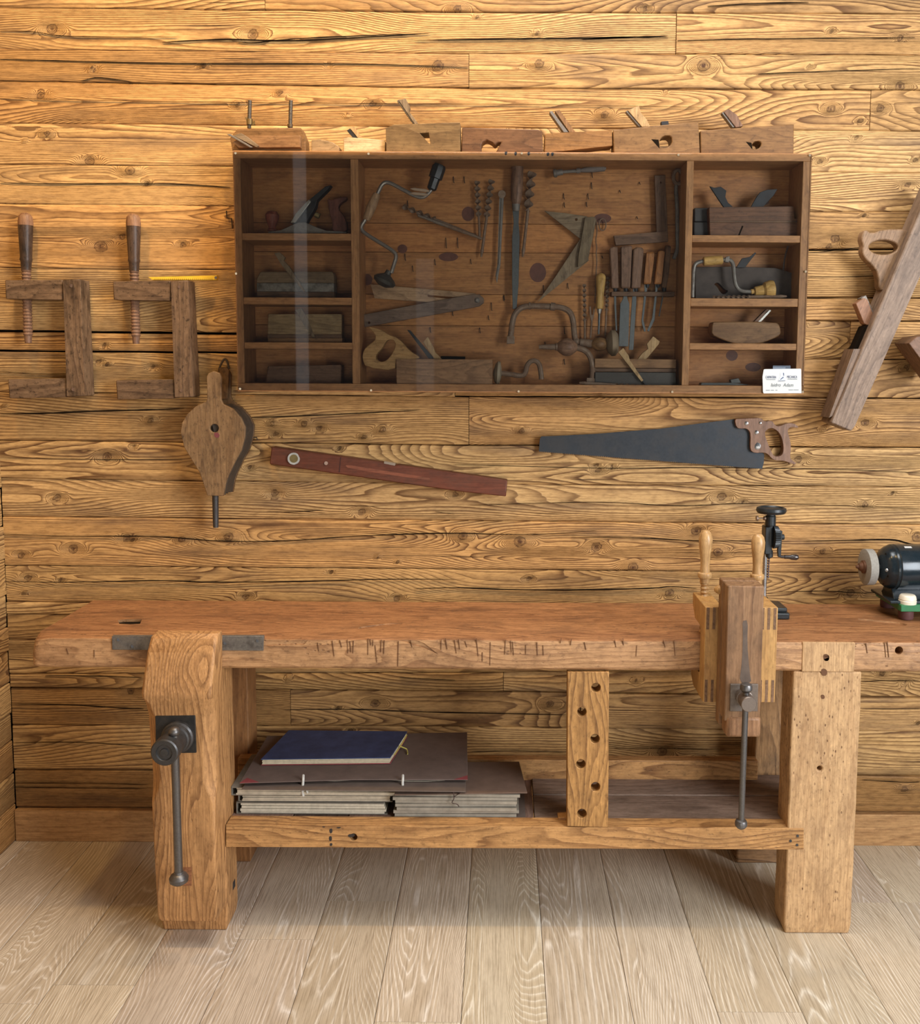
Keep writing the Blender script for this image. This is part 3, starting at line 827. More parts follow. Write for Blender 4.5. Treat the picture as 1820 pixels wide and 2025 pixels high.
# sliding post with six round peg holes
holes = [circ(u, v, 9.2) for u, v in ((1179, 1360), (1151, 1408), (1177, 1461), (1149, 1511), (1178, 1556), (1151, 1609))]
part('perforated_post', B().px([(1123, 1329), (1205, 1329), (1203, 1636), (1122, 1634)], -.470, .042, holes), OAKP_Z, bench, bevel=.0015, label='golden oak post drilled with six round holes')
part('wedge', B().px([(1104, 1617), (1122, 1616), (1122, 1630), (1104, 1631)], -.43, .03), RAIL_X, bench, bevel=.001)

# leg vise
jaw = B()
rr = []
SECT = [(1264, 291, 420, -.496, 6), (1271, 286, 421, -.511, 7), (1296, 284, 421, -.526, 5), (1368, 282, 421, -.557, 5), (1378, 283, 421, -.556, 5), (1392, 286, 422, -.550, 12), (1420, 288, 423, -.546, 20), (1480, 291, 424, -.545, 22), (1545, 296, 425, -.545, 22), (1560, 297, 425, -.545, 18), (1588, 299, 425, -.545, 4), (1700, 305, 427, -.545, 3), (1812, 311, 428, -.545, 3), (1824, 313, 427, -.541, 5)]
for v, ul, ur, yf, ch in SECT:
    x0, x1, z = P(ul, v, -.545).x, P(ur, v, -.545).x, P(350, v, -.545).z
    c = ch * MPP(-.545)
    rr.append([(x0 + c, yf, z), (x1 - c, yf, z), (x1, yf + c * .9, z), (x1 + .001, YB - .001, z), (x0 - .001, YB - .001, z), (x0, yf + c * .9, z)])
jaw.loft(rr)
jw = part('vise_jaw', jaw, BENCH_Z, bench, bevel=.003, smooth=25, label='thick oak vise jaw with chamfered waist')
part('inlay', B().px([(363, 1715), (379, 1715), (379, 1752), (363, 1752)], -.5458, .004), wood('inlay_wood', (0.30, 0.13, 0.06), (0.15, 0.06, 0.03), 'Y', 80), jw)
pl = part('vise_plate', B().px([(307, 1416), (386, 1415), (388, 1489), (308, 1490)], -.549, .005), VISEPLATE, jw, bevel=.001, label='black square iron plate')
c0 = P(353, 1456, -.549)
hub = B().lathe(c0, c0 + Vector((0, -.10, 0)), [(0, .040), (.10, .040), (.13, .036), (.22, .034), (.24, .030), (.66, .030), (.68, .033), (.97, .033), (1, .030), (1.0, .020), (.96, .018), (.96, .010), (.99, .009), (.99, 0)], 28)
part('vise_screw', hub, IRON, jw, label='dark iron vise screw head')
part('handle_knob', B().ell(P(345, 1447, -.615), (.014, .014, .012)), BARSTEEL, jw)
p1, p2 = P(345, 1447, -.615), P(354, 1738, -.600)
part('handle_bar', B().cyl(p1, p2, .0098, 16), BARSTEEL, jw)
part('handle_knob', B().lathe(p2 + Vector((0, 0, .020)), p2 - Vector((0, 0, .016)), [(0, .011), (.15, .012), (.25, .019), (.45, .0235), (.7, .0225), (.9, .014), (1, .004)], 20), BARSTEEL, jw)

# ---------------------------------------------------------------- portable vise and the two wooden clamps that hold it
VISEW = wood('vise_block_wood', (0.29, 0.165, 0.085), (0.13, 0.062, 0.03), 'Z', 60, .75, .5, .3, stainamt=.6, stain=(0.05, 0.03, 0.02))
CLW = wood('clamp_beech', (0.52, 0.30, 0.11), (0.36, 0.175, 0.06), 'Z', 50, .5, .5, .25, stainamt=.15)
CLH = wood('turned_handle_wood', (0.52, 0.32, 0.14), (0.38, 0.20, 0.08), 'Z', 40, .5, .35, .1, stainamt=.1, spec=.5)
ENDG = wood('joint_end_grain', (0.22, 0.125, 0.07), (0.12, 0.065, 0.035), 'Y', 160, .7, .6, .4)
yv = -.615
x0, x1 = P(1439, 1200, yv).x, P(1511, 1200, yv).x
zt, z_b = P(1470, 1159, yv).z, P(1470, 1458, yv).z
vb = thing('portable_vise', 'tall dark wooden vise block with a steel screw clamped to the bench edge', 'vise', ((x0 + x1) / 2, yv + .05, z_b))
part('front_jaw', B().box((x0, yv, z_b + .04), (x1, yv + .052, zt)), VISEW, vb, bevel=.003)
part('rear_jaw', B().box((x0 - .001, yv + .054, z_b + .01), (x1 - .002, yv + .088, zt + .001)), VISEW, vb, bevel=.003, tint=(.9, .88, .85))
xc = P(1420, 1440, yv).x
part('front_foot', B().box((P(1436, 1440, yv).x, yv - .004, z_b), (P(1505, 1440, yv).x, yv + .05, z_b + .052)), VISEW, vb, bevel=.008, tint=(1.1, 1.05, 1.05))
part('grey_streak', B().px(curve([(1468, 1228), (1480, 1226), (1478, 1270), (1483, 1330), (1487, 1352), (1462, 1352), (1468, 1310), (1470, 1250)], 1), yv - .0004, .002), plain('grey_stain', (0.115, 0.082, 0.062), .7, .3), vb, smooth=0)
part('screw_plate', B().px([(1445, 1353), (1500, 1353), (1499, 1407), (1444, 1407)], yv - .005, .006), metal('bronzed_plate', (0.20, 0.165, 0.14), (0.08, 0.06, 0.05), .4, .45, .7), vb, bevel=.001)
cc = P(1470, 1377, yv - .005)
part('screw', B().lathe(cc, cc + Vector((0, -.055, 0)), [(0, .0195), (.3, .0195), (.32, .0165), (.34, .0185), (.97, .0185), (1, .0172), (1, 0)], 24), metal('turned_steel', (0.24, 0.20, 0.175), (0.1, 0.07, 0.05), .3, .4, .8), vb)
p1, p2 = P(1476, 1366, yv - .040), P(1466, 1630, yv - .040)
part('handle_bar', B().cyl(p1, p2, .0072, 14), BARSTEEL, vb, tint=(1.2, 1.1, 1))
for q, k in ((p1 + Vector((0, 0, .006)), 1), (p2, 1)):
    part('handle_knob', B().lathe(q + Vector((0, 0, .013)), q - Vector((0, 0, .012)), [(0, .006), (.12, .0125), (.3, .0145), (.62, .0145), (.85, .010), (1, .004)], 18), BARSTEEL, vb)
kq = P(1424, 1166, yv + .08)
part('wooden_knob', B().lathe(kq + Vector((.005, 0, 0)), kq - Vector((.014, 0, 0)), [(0, .012), (.5, .011), (.9, .006), (1, .002)], 14), CLW, vb)


def bench_clamp(u0, u1, label, um):
    yf = -.525
    x0, x1 = P(u0, 1300, yf).x, P(u1, 1300, yf).x
    zt, zb = P(1460, 1201, yf).z, P(1460, 1389, yf).z
    t = thing('wooden_clamp', label, 'clamp', ((x0 + x1) / 2, yf + .03, zb), 'wooden clamps gripping the bench edge')
    w_ = x1 - x0
    part('spine', B().box((x0, yf, zb), (x1, yf + .052, zt)), CLW, t, bevel=.002)
    # upper and lower arm, cut back at the far end
    for z0, z1, s in ((zt - .062, zt, 1), (zb, zb + .058, -1)):
        y0, y1 = yf + .052, -.372
        pts = [(x0, y0, z0), (x0, y1 - .03, z0), (x0, y1, z0 + .03), (x0, y1, z1), (x0, y0, z1)] if s > 0 else [(x0, y0, z0), (x0, y1 - .03, z0), (x0, y1, z0 + .02), (x0, y1, z1), (x0, y0, z1)]
        part('arm', B().ext([Vector(p) for p in pts], Vector((w_, 0, 0))), CLW, t, bevel=.002, tint=(.97, .95, .9))
    n = 3
    for zz0, zz1 in ((zt - .056, zt - .001), (zb + .001, zb + .058)):
        for i in range(n):
            a = x0 + w_ * (.08 + .34 * i)
            part('joint_finger', B().box((a, yf - .0006, zz0), (a + w_ * .155, yf + .03, zz1)), ENDG, t)
    xc, yc = (x0 + x1) / 2, -.408
    top = P(um, 1048 if um < 1450 else 1055, yc).z
    H = top - zt
    q0, q1 = Vector((xc, yc, top)), Vector((xc, yc, zt + H * .20))
    part('handle', B().lathe(q0, q1, [(0, .003), (.015, .009), (.07, .0145), (.17, .0178), (.3, .017), (.5, .0132), (.68, .0118), (.8, .013), (.82, .0175), (.86, .0185), (.905, .017), (.92, .0125), (1, .0125)], 22), CLH, t)
    part('screw_thread', B().thread(Vector((xc, yc, zt + H * .21)), Vector((xc, yc, BT + .002)), .0118, .0035, 13), CLH, t)
    return t


bench_clamp(1393, 1428, 'wooden clamp with upright turned handle on the left of the vise block', 1391)
bench_clamp(1501, 1536, 'wooden clamp half hidden behind the right side of the vise block', 1495)

# ---------------------------------------------------------------- hand cranked drill stand behind the vise
yd = -.255
BLK = metal('black_enamel', (0.022, 0.028, 0.032), (0.05, 0.045, 0.04), .25, .35, .35, 70)
STL = metal('bright_steel', (0.50, 0.51, 0.52), (0.2, 0.17, 0.15), .25, .25, .95, 60)
q = lambda u, v, dy=0: P(u, v, yd + dy)
xb0, xb1 = q(1490, 1222).x, q(1560, 1222).x
dr = thing('drill_stand', 'small black hand cranked drill press standing on the back of the bench', 'drill', ((xb0 + xb1) / 2, yd, BT))
part('base', B().box((xb0, yd - .01, BT + .0005), (xb1, yd + .09, BT + .018)).box((xb0 + .01, yd + .0, BT + .018), (xb1 - .004, yd + .08, BT + .030)), BLK, dr, bevel=.003)
xc = P(1514, 1100, yd + .04).x
part('column', B().cyl((xc, yd + .04, BT + .02), (xc, yd + .04, q(0, 1030).z), .0062, 16), STL, dr)
part('collar', B().cyl((xc, yd + .04, BT + .028), (xc, yd + .04, BT + .05), .011, 16), BLK, dr)
xh = P(1524, 1040, yd + .02).x
part('body', B().cyl((xh, yd + .02, q(0, 1074).z), (xh, yd + .02, q(0, 1010).z), .0105, 16).cyl((xh, yd + .02, q(0, 1034).z), (xh, yd + .02, q(0, 1014).z), .0145, 16).box((xc - .010, yd + .01, q(0, 1090).z), (xh + .004, yd + .05, q(0, 1036).z)), BLK, dr, bevel=.002)
zc = q(0, 1003).z
xw = P(1526, 1003, yd + .02).x
rings = []
for r_, dz in ((.0, .004), (.030, .004), (.034, .008), (.0385, .006), (.040, -.001), (.036, -.008), (.02, -.009), (.0, -.009)):
    rings.append([(xw + (r_ * (1 + (.035 if (j % 2 and r_ > .035) else 0)) + .0001) * math.cos(2 * math.pi * j / 40), yd + .02 + (r_ * (1 + (.035 if (j % 2 and r_ > .035) else 0)) + .0001) * math.sin(2 * math.pi * j / 40), zc + dz) for j in range(40)])
part('hand_wheel', B().loft(rings), BLK, dr, label='knurled black hand wheel on top')
part('hub', B().cyl((xw, yd + .02, zc - .02), (xw, yd + .02, zc), .012, 16), BLK, dr)
part('thumb_screw', B().cyl(q(1497, 1025, .02), q(1510, 1025, .02), .0022, 10).cyl(q(1496, 1025, .02), q(1499.5, 1025, .02), .0075, 14).ell(q(1513, 1025, .02), (.006, .006, .006)), metal('tarnished_brass', (0.28, 0.2, 0.15), (0.1, 0.07, 0.05), .4), dr)
g0, g1 = q(1529, 1062, .015), q(1539, 1062, .015)
rings = []
for t_, k in ((0, .0), (0, 1), (1, .93), (1, 0)):
    c = g0.lerp(g1, t_)
    rings.append([c + Vector((0, .0305 * max(k, .02) * (1.05 if j % 2 else .97) * math.cos(2 * math.pi * j / 60), .0305 * max(k, .02) * (1.05 if j % 2 else .97) * math.sin(2 * math.pi * j / 60))) for j in range(60)])
part('gear', B().loft(rings), BLK, dr, label='toothed black gear seen edge on')
part('crank', B().cyl(q(1539, 1062, .015), q(1551, 1062, .015), .008, 14).ext([q(1543, 1050, .0), q(1548, 1050, .0), q(1546, 1085, .0), q(1545, 1102, .0), q(1540, 1102, .0), q(1539, 1092, .0)], Vector((0, .012, 0))), BLK, dr, bevel=.001)
part('crank_handle', B().lathe(q(1544, 1101, .005), q(1580, 1102, .005), [(0, .004), (.2, .004), (.22, .0055), (.45, .0052), (.62, .0078), (.85, .0085), (.97, .006), (1, .001)], 16), plain('black_lacquer', (0.03, 0.022, 0.02), .2, spec=.6), dr)
part('chuck', B().lathe(q(1522, 1082, .02), q(1522, 1103, .02), [(0, .006), (.3, .008), (.35, .0098), (.9, .0098), (1, .006)], 16), BLK, dr)
part('drill_bit', B().twist(q(1521, 1102, .02), q(1519, 1144, .02), .0034, 4), metal('bit_steel', (0.2, 0.15, 0.15), (0.1, 0.05, 0.05), .4), dr)

# ---------------------------------------------------------------- bench grinder on a green board
GRN = plain('green_paint', (0.018, 0.155, 0.055), .35, .25, 30, .5)
yg0 = PZ(1785, 1228, BT).y
ft = .028
xg = P(1780, 1205, yg0).x
yg1 = -.105
gz = BT + ft
gr = thing('bench_grinder', 'black electric grinder motor with grindstone on a green board', 'grinder', (xg + .16, (yg0 + yg1) / 2, BT))
part('board', B().box((xg, yg0 - .008, gz), (xg + .36, yg1, gz + .018)), GRN, gr, bevel=.0015, label='green painted wooden base board')
FT = plain('dark_red_rubber', (0.105, 0.045, 0.045), .5)
for dx in (.012, .30):
    for y in (yg0 + .012, yg1 - .03):
        part('foot', B().lathe((xg + dx + .016, y + .012, BT + .0003), (xg + dx + .016, y + .012, gz), [(0, .018), (.15, .0205), (1, .0205)], 18), FT, gr)
ym = -.195
zm = P(1780, 1121, ym).z
rm = 45 * MPP(ym)
xm = P(1737, 1121, ym).x
LAC = metal('black_motor_lacquer', (0.016, 0.026, 0.034), (0.03, 0.03, 0.03), .2, .18, .25, 30)
part('motor', B().lathe((xm, ym, zm), (xm + .19, ym, zm), [(0, .4 * rm), (.02, .62 * rm), (.06, .8 * rm), (.12, .93 * rm), (.17, .98 * rm), (.175, 1.0 * rm), (.2, 1.02 * rm), (.215, .985 * rm), (.23, 1.02 * rm), (.25, 1.02 * rm), (.66, 1.02 * rm), (.68, .99 * rm), (.7, 1.02 * rm), (.72, 1.02 * rm), (.74, .98 * rm), (.78, .98 * rm), (.9, .85 * rm), (1, .4 * rm)], 40), LAC, gr)
part('motor_foot', B().ext([Vector((xm + .03, ym - .055, gz + .018)), Vector((xm + .03, ym + .055, gz + .018)), Vector((xm + .03, ym + .04, gz + .030)), Vector((xm + .03, ym + .02, zm - rm * .75)), Vector((xm + .03, ym - .02, zm - rm * .75)), Vector((xm + .03, ym - .04, gz + .030))], Vector((.11, 0, 0))).box((xm + .01, ym - .07, gz + .0182), (xm + .17, ym + .07, gz + .026)), LAC, gr, bevel=.002)
for a in (60, 120, 200, 250):
    c = Vector((xm + .012, ym + .66 * rm * math.cos(math.radians(a)), zm + .66 * rm * math.sin(math.radians(a))))
    part('vent', B().ell(c, (.004, .009, .009), 12, 6), DARKGAP, gr)
ws = P(1717, 1121, ym)
rw = 36 * MPP(ym)
part('grindstone', B().lathe(ws + Vector((-.0105, 0, 0)), ws + Vector((.0125, 0, 0)), [(0, .2 * rw), (0, .97 * rw), (.04, rw), (.96, rw), (1, .97 * rw), (1, .2 * rw)], 48), plain('grey_grindstone', (0.27, 0.26, 0.235), .85, .2, 200, .2, .3), gr, label='round grey grindstone')
part('flange', B().lathe(ws + Vector((-.034, 0, 0)), ws + Vector((-.0102, 0, 0)), [(0, .003), (.1, .005), (.3, .006), (.35, .010), (.7, .014), (.75, .018), (1, .019)], 20), metal('rusty_flange', (0.16, 0.075, 0.04), (0.09, 0.035, 0.02), .7, .6, .5), gr)
part('shaft', B().cyl(ws, (xm + .01, ym, zm), .007, 12), STL, gr)
c = Vector((xm + .014, ym - .5 * rm, zm + .0))
part('oil_cup', B().lathe(c, c + Vector((-.008, -.014, 0)), [(0, .003), (.5, .003), (.55, .005), (.9, .005), (1, .003)], 10), STL, gr)
part('motor_sticker', B().ext([Vector((xm + .062, ym - 1.025 * rm * math.sin(a), zm + 1.025 * rm * math.cos(a))) for a in (.42, .30)] + [Vector((xm + .082, ym - 1.025 * rm * math.sin(a), zm + 1.025 * rm * math.cos(a))) for a in (.30, .42)], Vector((0, -.0004, .0008))), plain('silver_sticker', (0.55, 0.56, 0.56), .35), gr)
sw = PZ(1795, 1193, gz + .018)
part('switch', B().lathe(sw, sw + Vector((0, 0, .025)), [(0, .0235), (.35, .024), (.42, .0225), (.5, .0235), (.85, .0215), (.97, .019), (1, .017), (1, 0)], 28), plain('white_porcelain', (0.72, 0.66, 0.53), .25, .08, 30, .6), gr, label='round white porcelain switch')

# ---------------------------------------------------------------- folders on the lower shelf
CREAM = plain('cream_paper', (0.50, 0.44, 0.34), .8, .25, 60, .2)
PAPER = plain('old_paper', (0.58, 0.53, 0.42), .85, .2, 90, .2)
BROWN = plain('brown_card', (0.125, 0.095, 0.080), .7, .2, 25, .25)
GREYC = plain('grey_card', (0.21, 0.19, 0.155), .75, .25, 40, .2)
BLUE = plain('blue_cloth', (0.040, 0.060, 0.145), .6, .35, 25, .3)
REDC = plain('red_cloth', (0.24, 0.05, 0.055), .7, .2)
COTTON = plain('white_cotton', (0.55, 0.54, 0.50), .8, .2, 120)


def sheet_block(b, xa, xb, y0, y1, z0, z1, n, jit, rnd):
    """slightly uneven stack of sheets"""
    for i in range(n):
        a, c = z0 + (z1 - z0) * i / n, z0 + (z1 - z0) * (i + .82) / n
        j = [rnd.uniform(-jit, jit) for _ in range(4)]
        b.hexa([(xa + j[0], y0 + j[1], a), (xb + j[2], y0 + j[3], a), (xb + j[2], y0 + j[3], c), (xa + j[0], y0 + j[1], c), (xa + j[0], y1, a), (xb + j[2], y1, a), (xb + j[2], y1, c), (xa + j[0], y1, c)])
    return b


rn = random.Random(8)
FS = [('bottom', 468, 766, 1604, 1587, 4), ('middle', 472, 776, 1586, 1572, 3), ('top', 458, 800, 1571, 1557, 4)]
zcur = ZS
for nm, ua, ub, vb_, vt, n in FS:
    yf = -.402 if nm != 'top' else -.412
    xa, xb = P(ua, vb_, yf).x, P(ub, vb_, yf).x
    z1 = P(600, vt, yf).z
    z1 = max(z1, zcur + .016)
    t = thing('paper_folder', f'worn cream paper folder, {nm} one of three stacked at the left', 'folder', ((xa + xb) / 2, yf + .1, zcur), 'cream folders on the lower shelf')
    part('cover', B().box((xa, yf + .004, zcur + .0005), (xb, yf + .21, zcur + .0025)).box((xa, yf, z1 - .003), (xb - .01, yf + .21, z1 - .0008)).box((xa - .002, yf + .004, zcur + .0005), (xa + .0005, yf + .21, z1 - .001)), GREYC, t, bevel=.0006)
    part('pages', sheet_block(B(), xa + .012, xb - .006, yf + .003, yf + .2, zcur + .0028, z1 - .0032, n, .003, rn), CREAM if nm != 'bottom' else PAPER, t, kind='stuff')
    zcur = z1
# tied bundle between brown boards, at the right
yf = -.425
xa, xb = P(778, 1597, yf).x, P(1040, 1597, yf).x
z0, z1 = ZS, P(900, 1568, yf).z
t = thing('document_bundle', 'low bundle of papers between brown boards tied with dark string', 'folder', ((xa + xb) / 2, yf + .1, ZS))
part('lower_board', B().box((xa, yf, z0 + .0005), (xb, yf + .22, z0 + .003)), BROWN, t, bevel=.0006)
part('pages', sheet_block(B(), xa + .004, xb - .02, yf + .008, yf + .2, z0 + .0035, z1 - .0045, 7, .006, rn), GREYC, t, kind='stuff', tint=(1.5, 1.5, 1.5))
part('upper_board', B().ext([PZ(780, 1571, z1), PZ(1043, 1567, z1), PZ(1027, 1506, z1), PZ(800, 1508, z1)], Vector((0, 0, -.003))), BROWN, t, bevel=.0006, tint=(1.1, .95, .85))
part('string', B().tube([P(897, 1566, yf - .002), P(899, 1580, yf - .004), P(892, 1588, yf - .006), P(905, 1590, yf - .003), P(908, 1595, yf - .002)], .0012, 6, 2).tube([P(897, 1576, yf - .004), P(915, 1566, yf - .008), P(920, 1562, yf - .004)], .001, 6, 1), plain('dark_string', (0.06, 0.035, 0.03), .8), t)
# the large brown portfolio
zl = max(zcur, z1) + .001
zu = P(700, 1543, -.40).z
t = thing('portfolio', 'large brown card portfolio with red corners and white cotton ties', 'folder', (P(700, 1543, -.4).x, -.25, zl))
ql = [PZ(478, 1562, zl), PZ(921, 1567, zl), PZ(923, 1470, zl), PZ(540, 1470, zl)]
part('lower_cover', B().ext(ql, Vector((0, 0, .003))), BROWN, t, bevel=.0006)
qu = [PZ(474, 1548, zu), PZ(700, 1541, zu), PZ(925, 1541, zu), PZ(924, 1448, zu), PZ(529, 1455, zu)]
part('upper_cover', B().ext(qu, Vector((0, 0, -.003))), BROWN, t, bevel=.0006, tint=(1.15, 1.1, 1.12))
yy = -.385
b = B()
for i, (a, c, dz) in enumerate(((520, 880, 0.004), (540, 860, .009), (600, 900, .014))):
    pts = [P(a + (c - a) * k / 10, 1550, yy).x for k in range(11)]
    z_ = [min(zl + .004 + dz * .6 + .003 * math.sin(k * 1.3 + i), zu - .0045) for k in range(11)]
    rings = [[(x, yy, z), (x, yy + .2, z), (x, yy + .2, z + .0008), (x, yy, z + .0008)] for x, z in zip(pts, z_)]
    b.loft(rings)
part('pages', b, PAPER, t, kind='stuff', tint=(.8, .8, .8))
ce = [(474, 1548), (925, 1541)]
part('corner_patch', B().ext([PZ(474, 1548, zu + .0004), PZ(512, 1546.5, zu + .0004), PZ(489, 1538, zu + .0004)], Vector((0, 0, -.001))), REDC, t, smooth=0)
part('corner_patch', B().ext([PZ(925, 1541, zu + .0004), PZ(899, 1541, zu + .0004), PZ(925, 1533, zu + .0004)], Vector((0, 0, -.001))), REDC, t, smooth=0)
for u, w_ in ((600, -1), (797, 1)):
    y = PZ(u, 1543, zu).y - .004
    part('cotton_tie', B().tube([P(u, 1533, y + .012), P(u, 1540, y), P(u - 1, 1552, y - .002), P(u + 2 * w_, 1565, y - .003), P(u, 1574, y - .003)], .0034, 8, 2).tube([P(u - 1, 1556, y - .004), P(u - 6 * w_, 1560, y - .006), P(u - 8 * w_, 1568, y - .004)], .003, 8, 2), COTTON, t)
# blue album
zb2 = zu + .001
zt2 = zb2 + .019
t = thing('album', 'blue cloth covered album with yellow cord binding on top of the portfolio', 'album', (PZ(650, 1480, zb2).x, -.25, zb2))
qt = [PZ(516, 1501, zt2), PZ(772, 1498, zt2), PZ(806, 1446, zt2), PZ(571, 1444, zt2)]
low = Vector((0, 0, zb2 - zt2))
part('upper_cover', B().ext(qt, Vector((0, 0, -.0025))), BLUE, t, bevel=.0006)
part('lower_cover', B().ext([p + low + Vector((0, 0, .0025)) for p in qt], Vector((0, 0, -.0022))), REDC, t, bevel=.0006)
b = B()
cen = sum(qt, Vector()) / 4
for i in range(4):
    zz = low.z + .003 + .0034 * i
    b.ext([cen + (p - cen) * (.985 - .004 * (i % 2)) + Vector((0, 0, zz)) for p in qt], Vector((0, 0, .0026)))
part('pages', b, PAPER, t, kind='stuff', tint=(1, .95, .85))
e0, e1 = qt[1], qt[2]
part('binding_cord', B().tube([e0.lerp(e1, .15) + Vector((.004, 0, -.004)), e0.lerp(e1, .5) + Vector((.008, 0, .001)), e0.lerp(e1, .85) + Vector((.005, 0, 0))], .0018, 6, 2).tube([e0.lerp(e1, .4) + Vector((.004, 0, .002)), e0.lerp(e1, .45) + Vector((.018, 0, -.008)), e0.lerp(e1, .55) + Vector((.022, -.01, -.016)), e0.lerp(e1, .4) + Vector((.03, -.01, -.018))], .0016, 6, 2), plain('yellow_cord', (0.42, 0.36, 0.08), .7), t)
# ---------------------------------------------------------------- wall cabinet with glass front
CABX = wood('cabinet_wood_long', (0.47, 0.235, 0.095), (0.29, 0.13, 0.05), 'X', 60, .6, .5, .2, stainamt=.12, spec=.35)
CABZ = wood('cabinet_wood_upright', (0.47, 0.235, 0.095), (0.29, 0.13, 0.05), 'Z', 60, .6, .5, .2, stainamt=.12, spec=.35)
CABB = wood('cabinet_back_wood', (0.46, 0.205, 0.066), (0.27, 0.10, 0.03), 'X', 26, .6, .5, .12, stainamt=.18, spec=.35)
KNOT = plain('knot_wood', (0.115, 0.045, 0.028), .5, .3, 60)
NAILM = metal('nail_iron', (0.05, 0.04, 0.035), (0.03, 0.02, 0.015), .5, .6, .6)
SCREWM = metal('brass_screw', (0.5, 0.42, 0.3), (0.2, 0.15, 0.1), .3, .4, .8)
YC, YI = -.150, -.024
xl = (P(459, 298, YC).x + P(471, 773, YC).x) / 2
xr = (P(1606, 303, YC).x + P(1591, 780, YC).x) / 2
zt = (P(459, 298, YC).z + P(1606, 303, YC).z) / 2
zb = (P(471, 773, YC).z + P(1591, 780, YC).z) / 2
cab = thing('tool_cabinet', 'wide shallow wooden wall cabinet of old tools behind a glass front', 'cabinet', ((xl + xr) / 2, 0, zb))
tf = .021
CT = zt                                                             # top of the cabinet, where the planes stand
part('top_panel', B().box((xl, YC, zt - tf), (xr, -.006, zt)), CABX, cab, bevel=.0012)
part('bottom_panel', B().box((xl, YC, zb), (xr, -.006, zb + tf + .002)), CABX, cab, bevel=.0012)
CF = zb + tf + .002
for a, c in ((xl, xl + tf), (xr - tf - .003, xr)):
    part('side_panel', B().box((a, YC + .0005, zb + tf + .002), (c, -.006, zt - tf)), CABZ, cab, bevel=.0012)
xd1 = [(P(693, 311, YC).x + P(697, 765, YC).x) / 2, (P(709, 311, YC).x + P(712, 765, YC).x) / 2]
xd2 = [(P(1360, 311, YC).x + P(1348, 765, YC).x) / 2, (P(1374, 311, YC).x + P(1362, 765, YC).x) / 2]
for a, c in (xd1, xd2):
    part('divider', B().box((a, YC + .002, CF), (c, YI, zt - tf)), CABZ, cab, bevel=.0012, tint=(1.05, 1.05, 1.05))
SHZ = {}
for k, (x0, x1, v0, v1, um) in {'L1': (xl + tf, xd1[0], 461, 475, 580), 'L2': (xl + tf, xd1[0], 588, 602, 580), 'L3': (xl + tf, xd1[0], 677, 690, 580), 'R1': (xd2[1], xr - tf - .003, 465, 479, 1475), 'R2': (xd2[1], xr - tf - .003, 590, 606, 1475), 'R3': (xd2[1], xr - tf - .003, 679, 692, 1475)}.items():
    z1, z0 = P(um, v0, YC).z, P(um, v1, YC).z
    SHZ[k] = z1
    part('shelf', B().box((x0, YC + .003, z0), (x1, YI, z1)), CABX, cab, bevel=.0012, tint=(1.08, 1.05, 1.0))
vs = [300, 443, 500, 583, 645, 775]
for i, (a, c) in enumerate(zip(vs, vs[1:])):
    part('back_board', B().box((xl + .004, YI + .0003 * (i % 2), P(1030, c, YI).z + .0006), (xr - .004, -.008, P(1030, a, YI).z - .0006)), CABB, cab, bevel=.0006, tint=[(1, 1, 1), (1.1, 1.05, 1), (.95, .95, .95), (1.1, 1.08, 1), (.98, .97, .97)][i])
for u, v, rx, ry in ((926, 423, 13, 15), (1064, 539, 17, 20), (887, 508, 20, 9), (796, 492, 10, 9), (726, 553, 11, 12), (1490, 726, 16, 9), (1448, 703, 12, 11), (1192, 432, 18, 10), (1510, 400, 12, 6)):
    part('knot', B().px(curve(circ(u, v, rx, 10, ry), 1), YI - .0006, .003), KNOT, cab, smooth=0, tint=(1.1, 1, 1))
for u, v, L_ in ((897, 355, 11), (918, 355, 11), (882, 480, 19), (905, 480, 19), (806, 402, 10), (801, 508, 12), (816, 531, 10), (860, 518, 10), (931, 517, 8), (996, 590, 9), (972, 606, 14), (895, 620, 7), (966, 628, 7), (851, 652, 9), (949, 653, 9), (1115, 388, 10), (1163, 388, 9), (1116, 405, 8), (1160, 404, 8), (1170, 367, 11), (1171, 345, 10), (1123, 565, 9), (1075, 571, 13), (997, 588, 8), (1116, 653, 12), (1078, 680, 7), (1116, 715, 9), (1260, 430, 3), (1226, 378, 3), (1265, 362, 3), (1191, 508, 3)):
    p0, p1 = P(u, v - L_ / 2, YI - .004), P(u + .6, v + L_ / 2, YI - .005)
    part('nail', B().tube([P(u, v - L_ / 2, YI + .004), p0, p1, P(u + 1.5, v + L_ / 2 + 1, YI - .009)], .0012, 6, 1), NAILM, cab)
for u, v in ((466, 303), (729, 304), (1032, 303), (1342, 306), (1602, 307), (467, 541), (475, 769), (734, 772), (1026, 774), (1330, 775), (1594, 537), (1588, 775)):
    part('screw', B().cyl(P(u, v, YC - .0055), P(u, v, YC + .002), .0032, 12), SCREWM, cab)
for u, v in ((1001, 303), (1020, 304), (1046, 304), (1084, 305), (1093, 305)):
    part('ink_spot', B().px(curve([(u - 3, v - 3), (u + 3, v - 4), (u + 2, v + 3), (u - 2, v + 4)], 1), YC - .0005, .002), plain('ink_spot_black', (0.02, 0.018, 0.025), .6), cab, smooth=0)
s = N('cabinet_glass')
for nd in list(s.t.nodes):
    if nd.type == 'BSDF_PRINCIPLED':
        s.t.nodes.remove(nd)
tr = s.n('ShaderNodeBsdfTransparent', {'Color': (.95, .96, .95)})
gl = s.n('ShaderNodeBsdfGlossy', {'Color': (1, 1, 1), 'Roughness': .02})
fz = s.n('ShaderNodeFresnel', {'IOR': 1.5})
tc = s.n('ShaderNodeTexCoord').outputs['Object']
mx = s.n('ShaderNodeMixShader', {0: fz, 1: tr, 2: gl})
s.t.links.new(mx.outputs[0], s.t.nodes['Material Output'].inputs[0])
GLASS = s.m
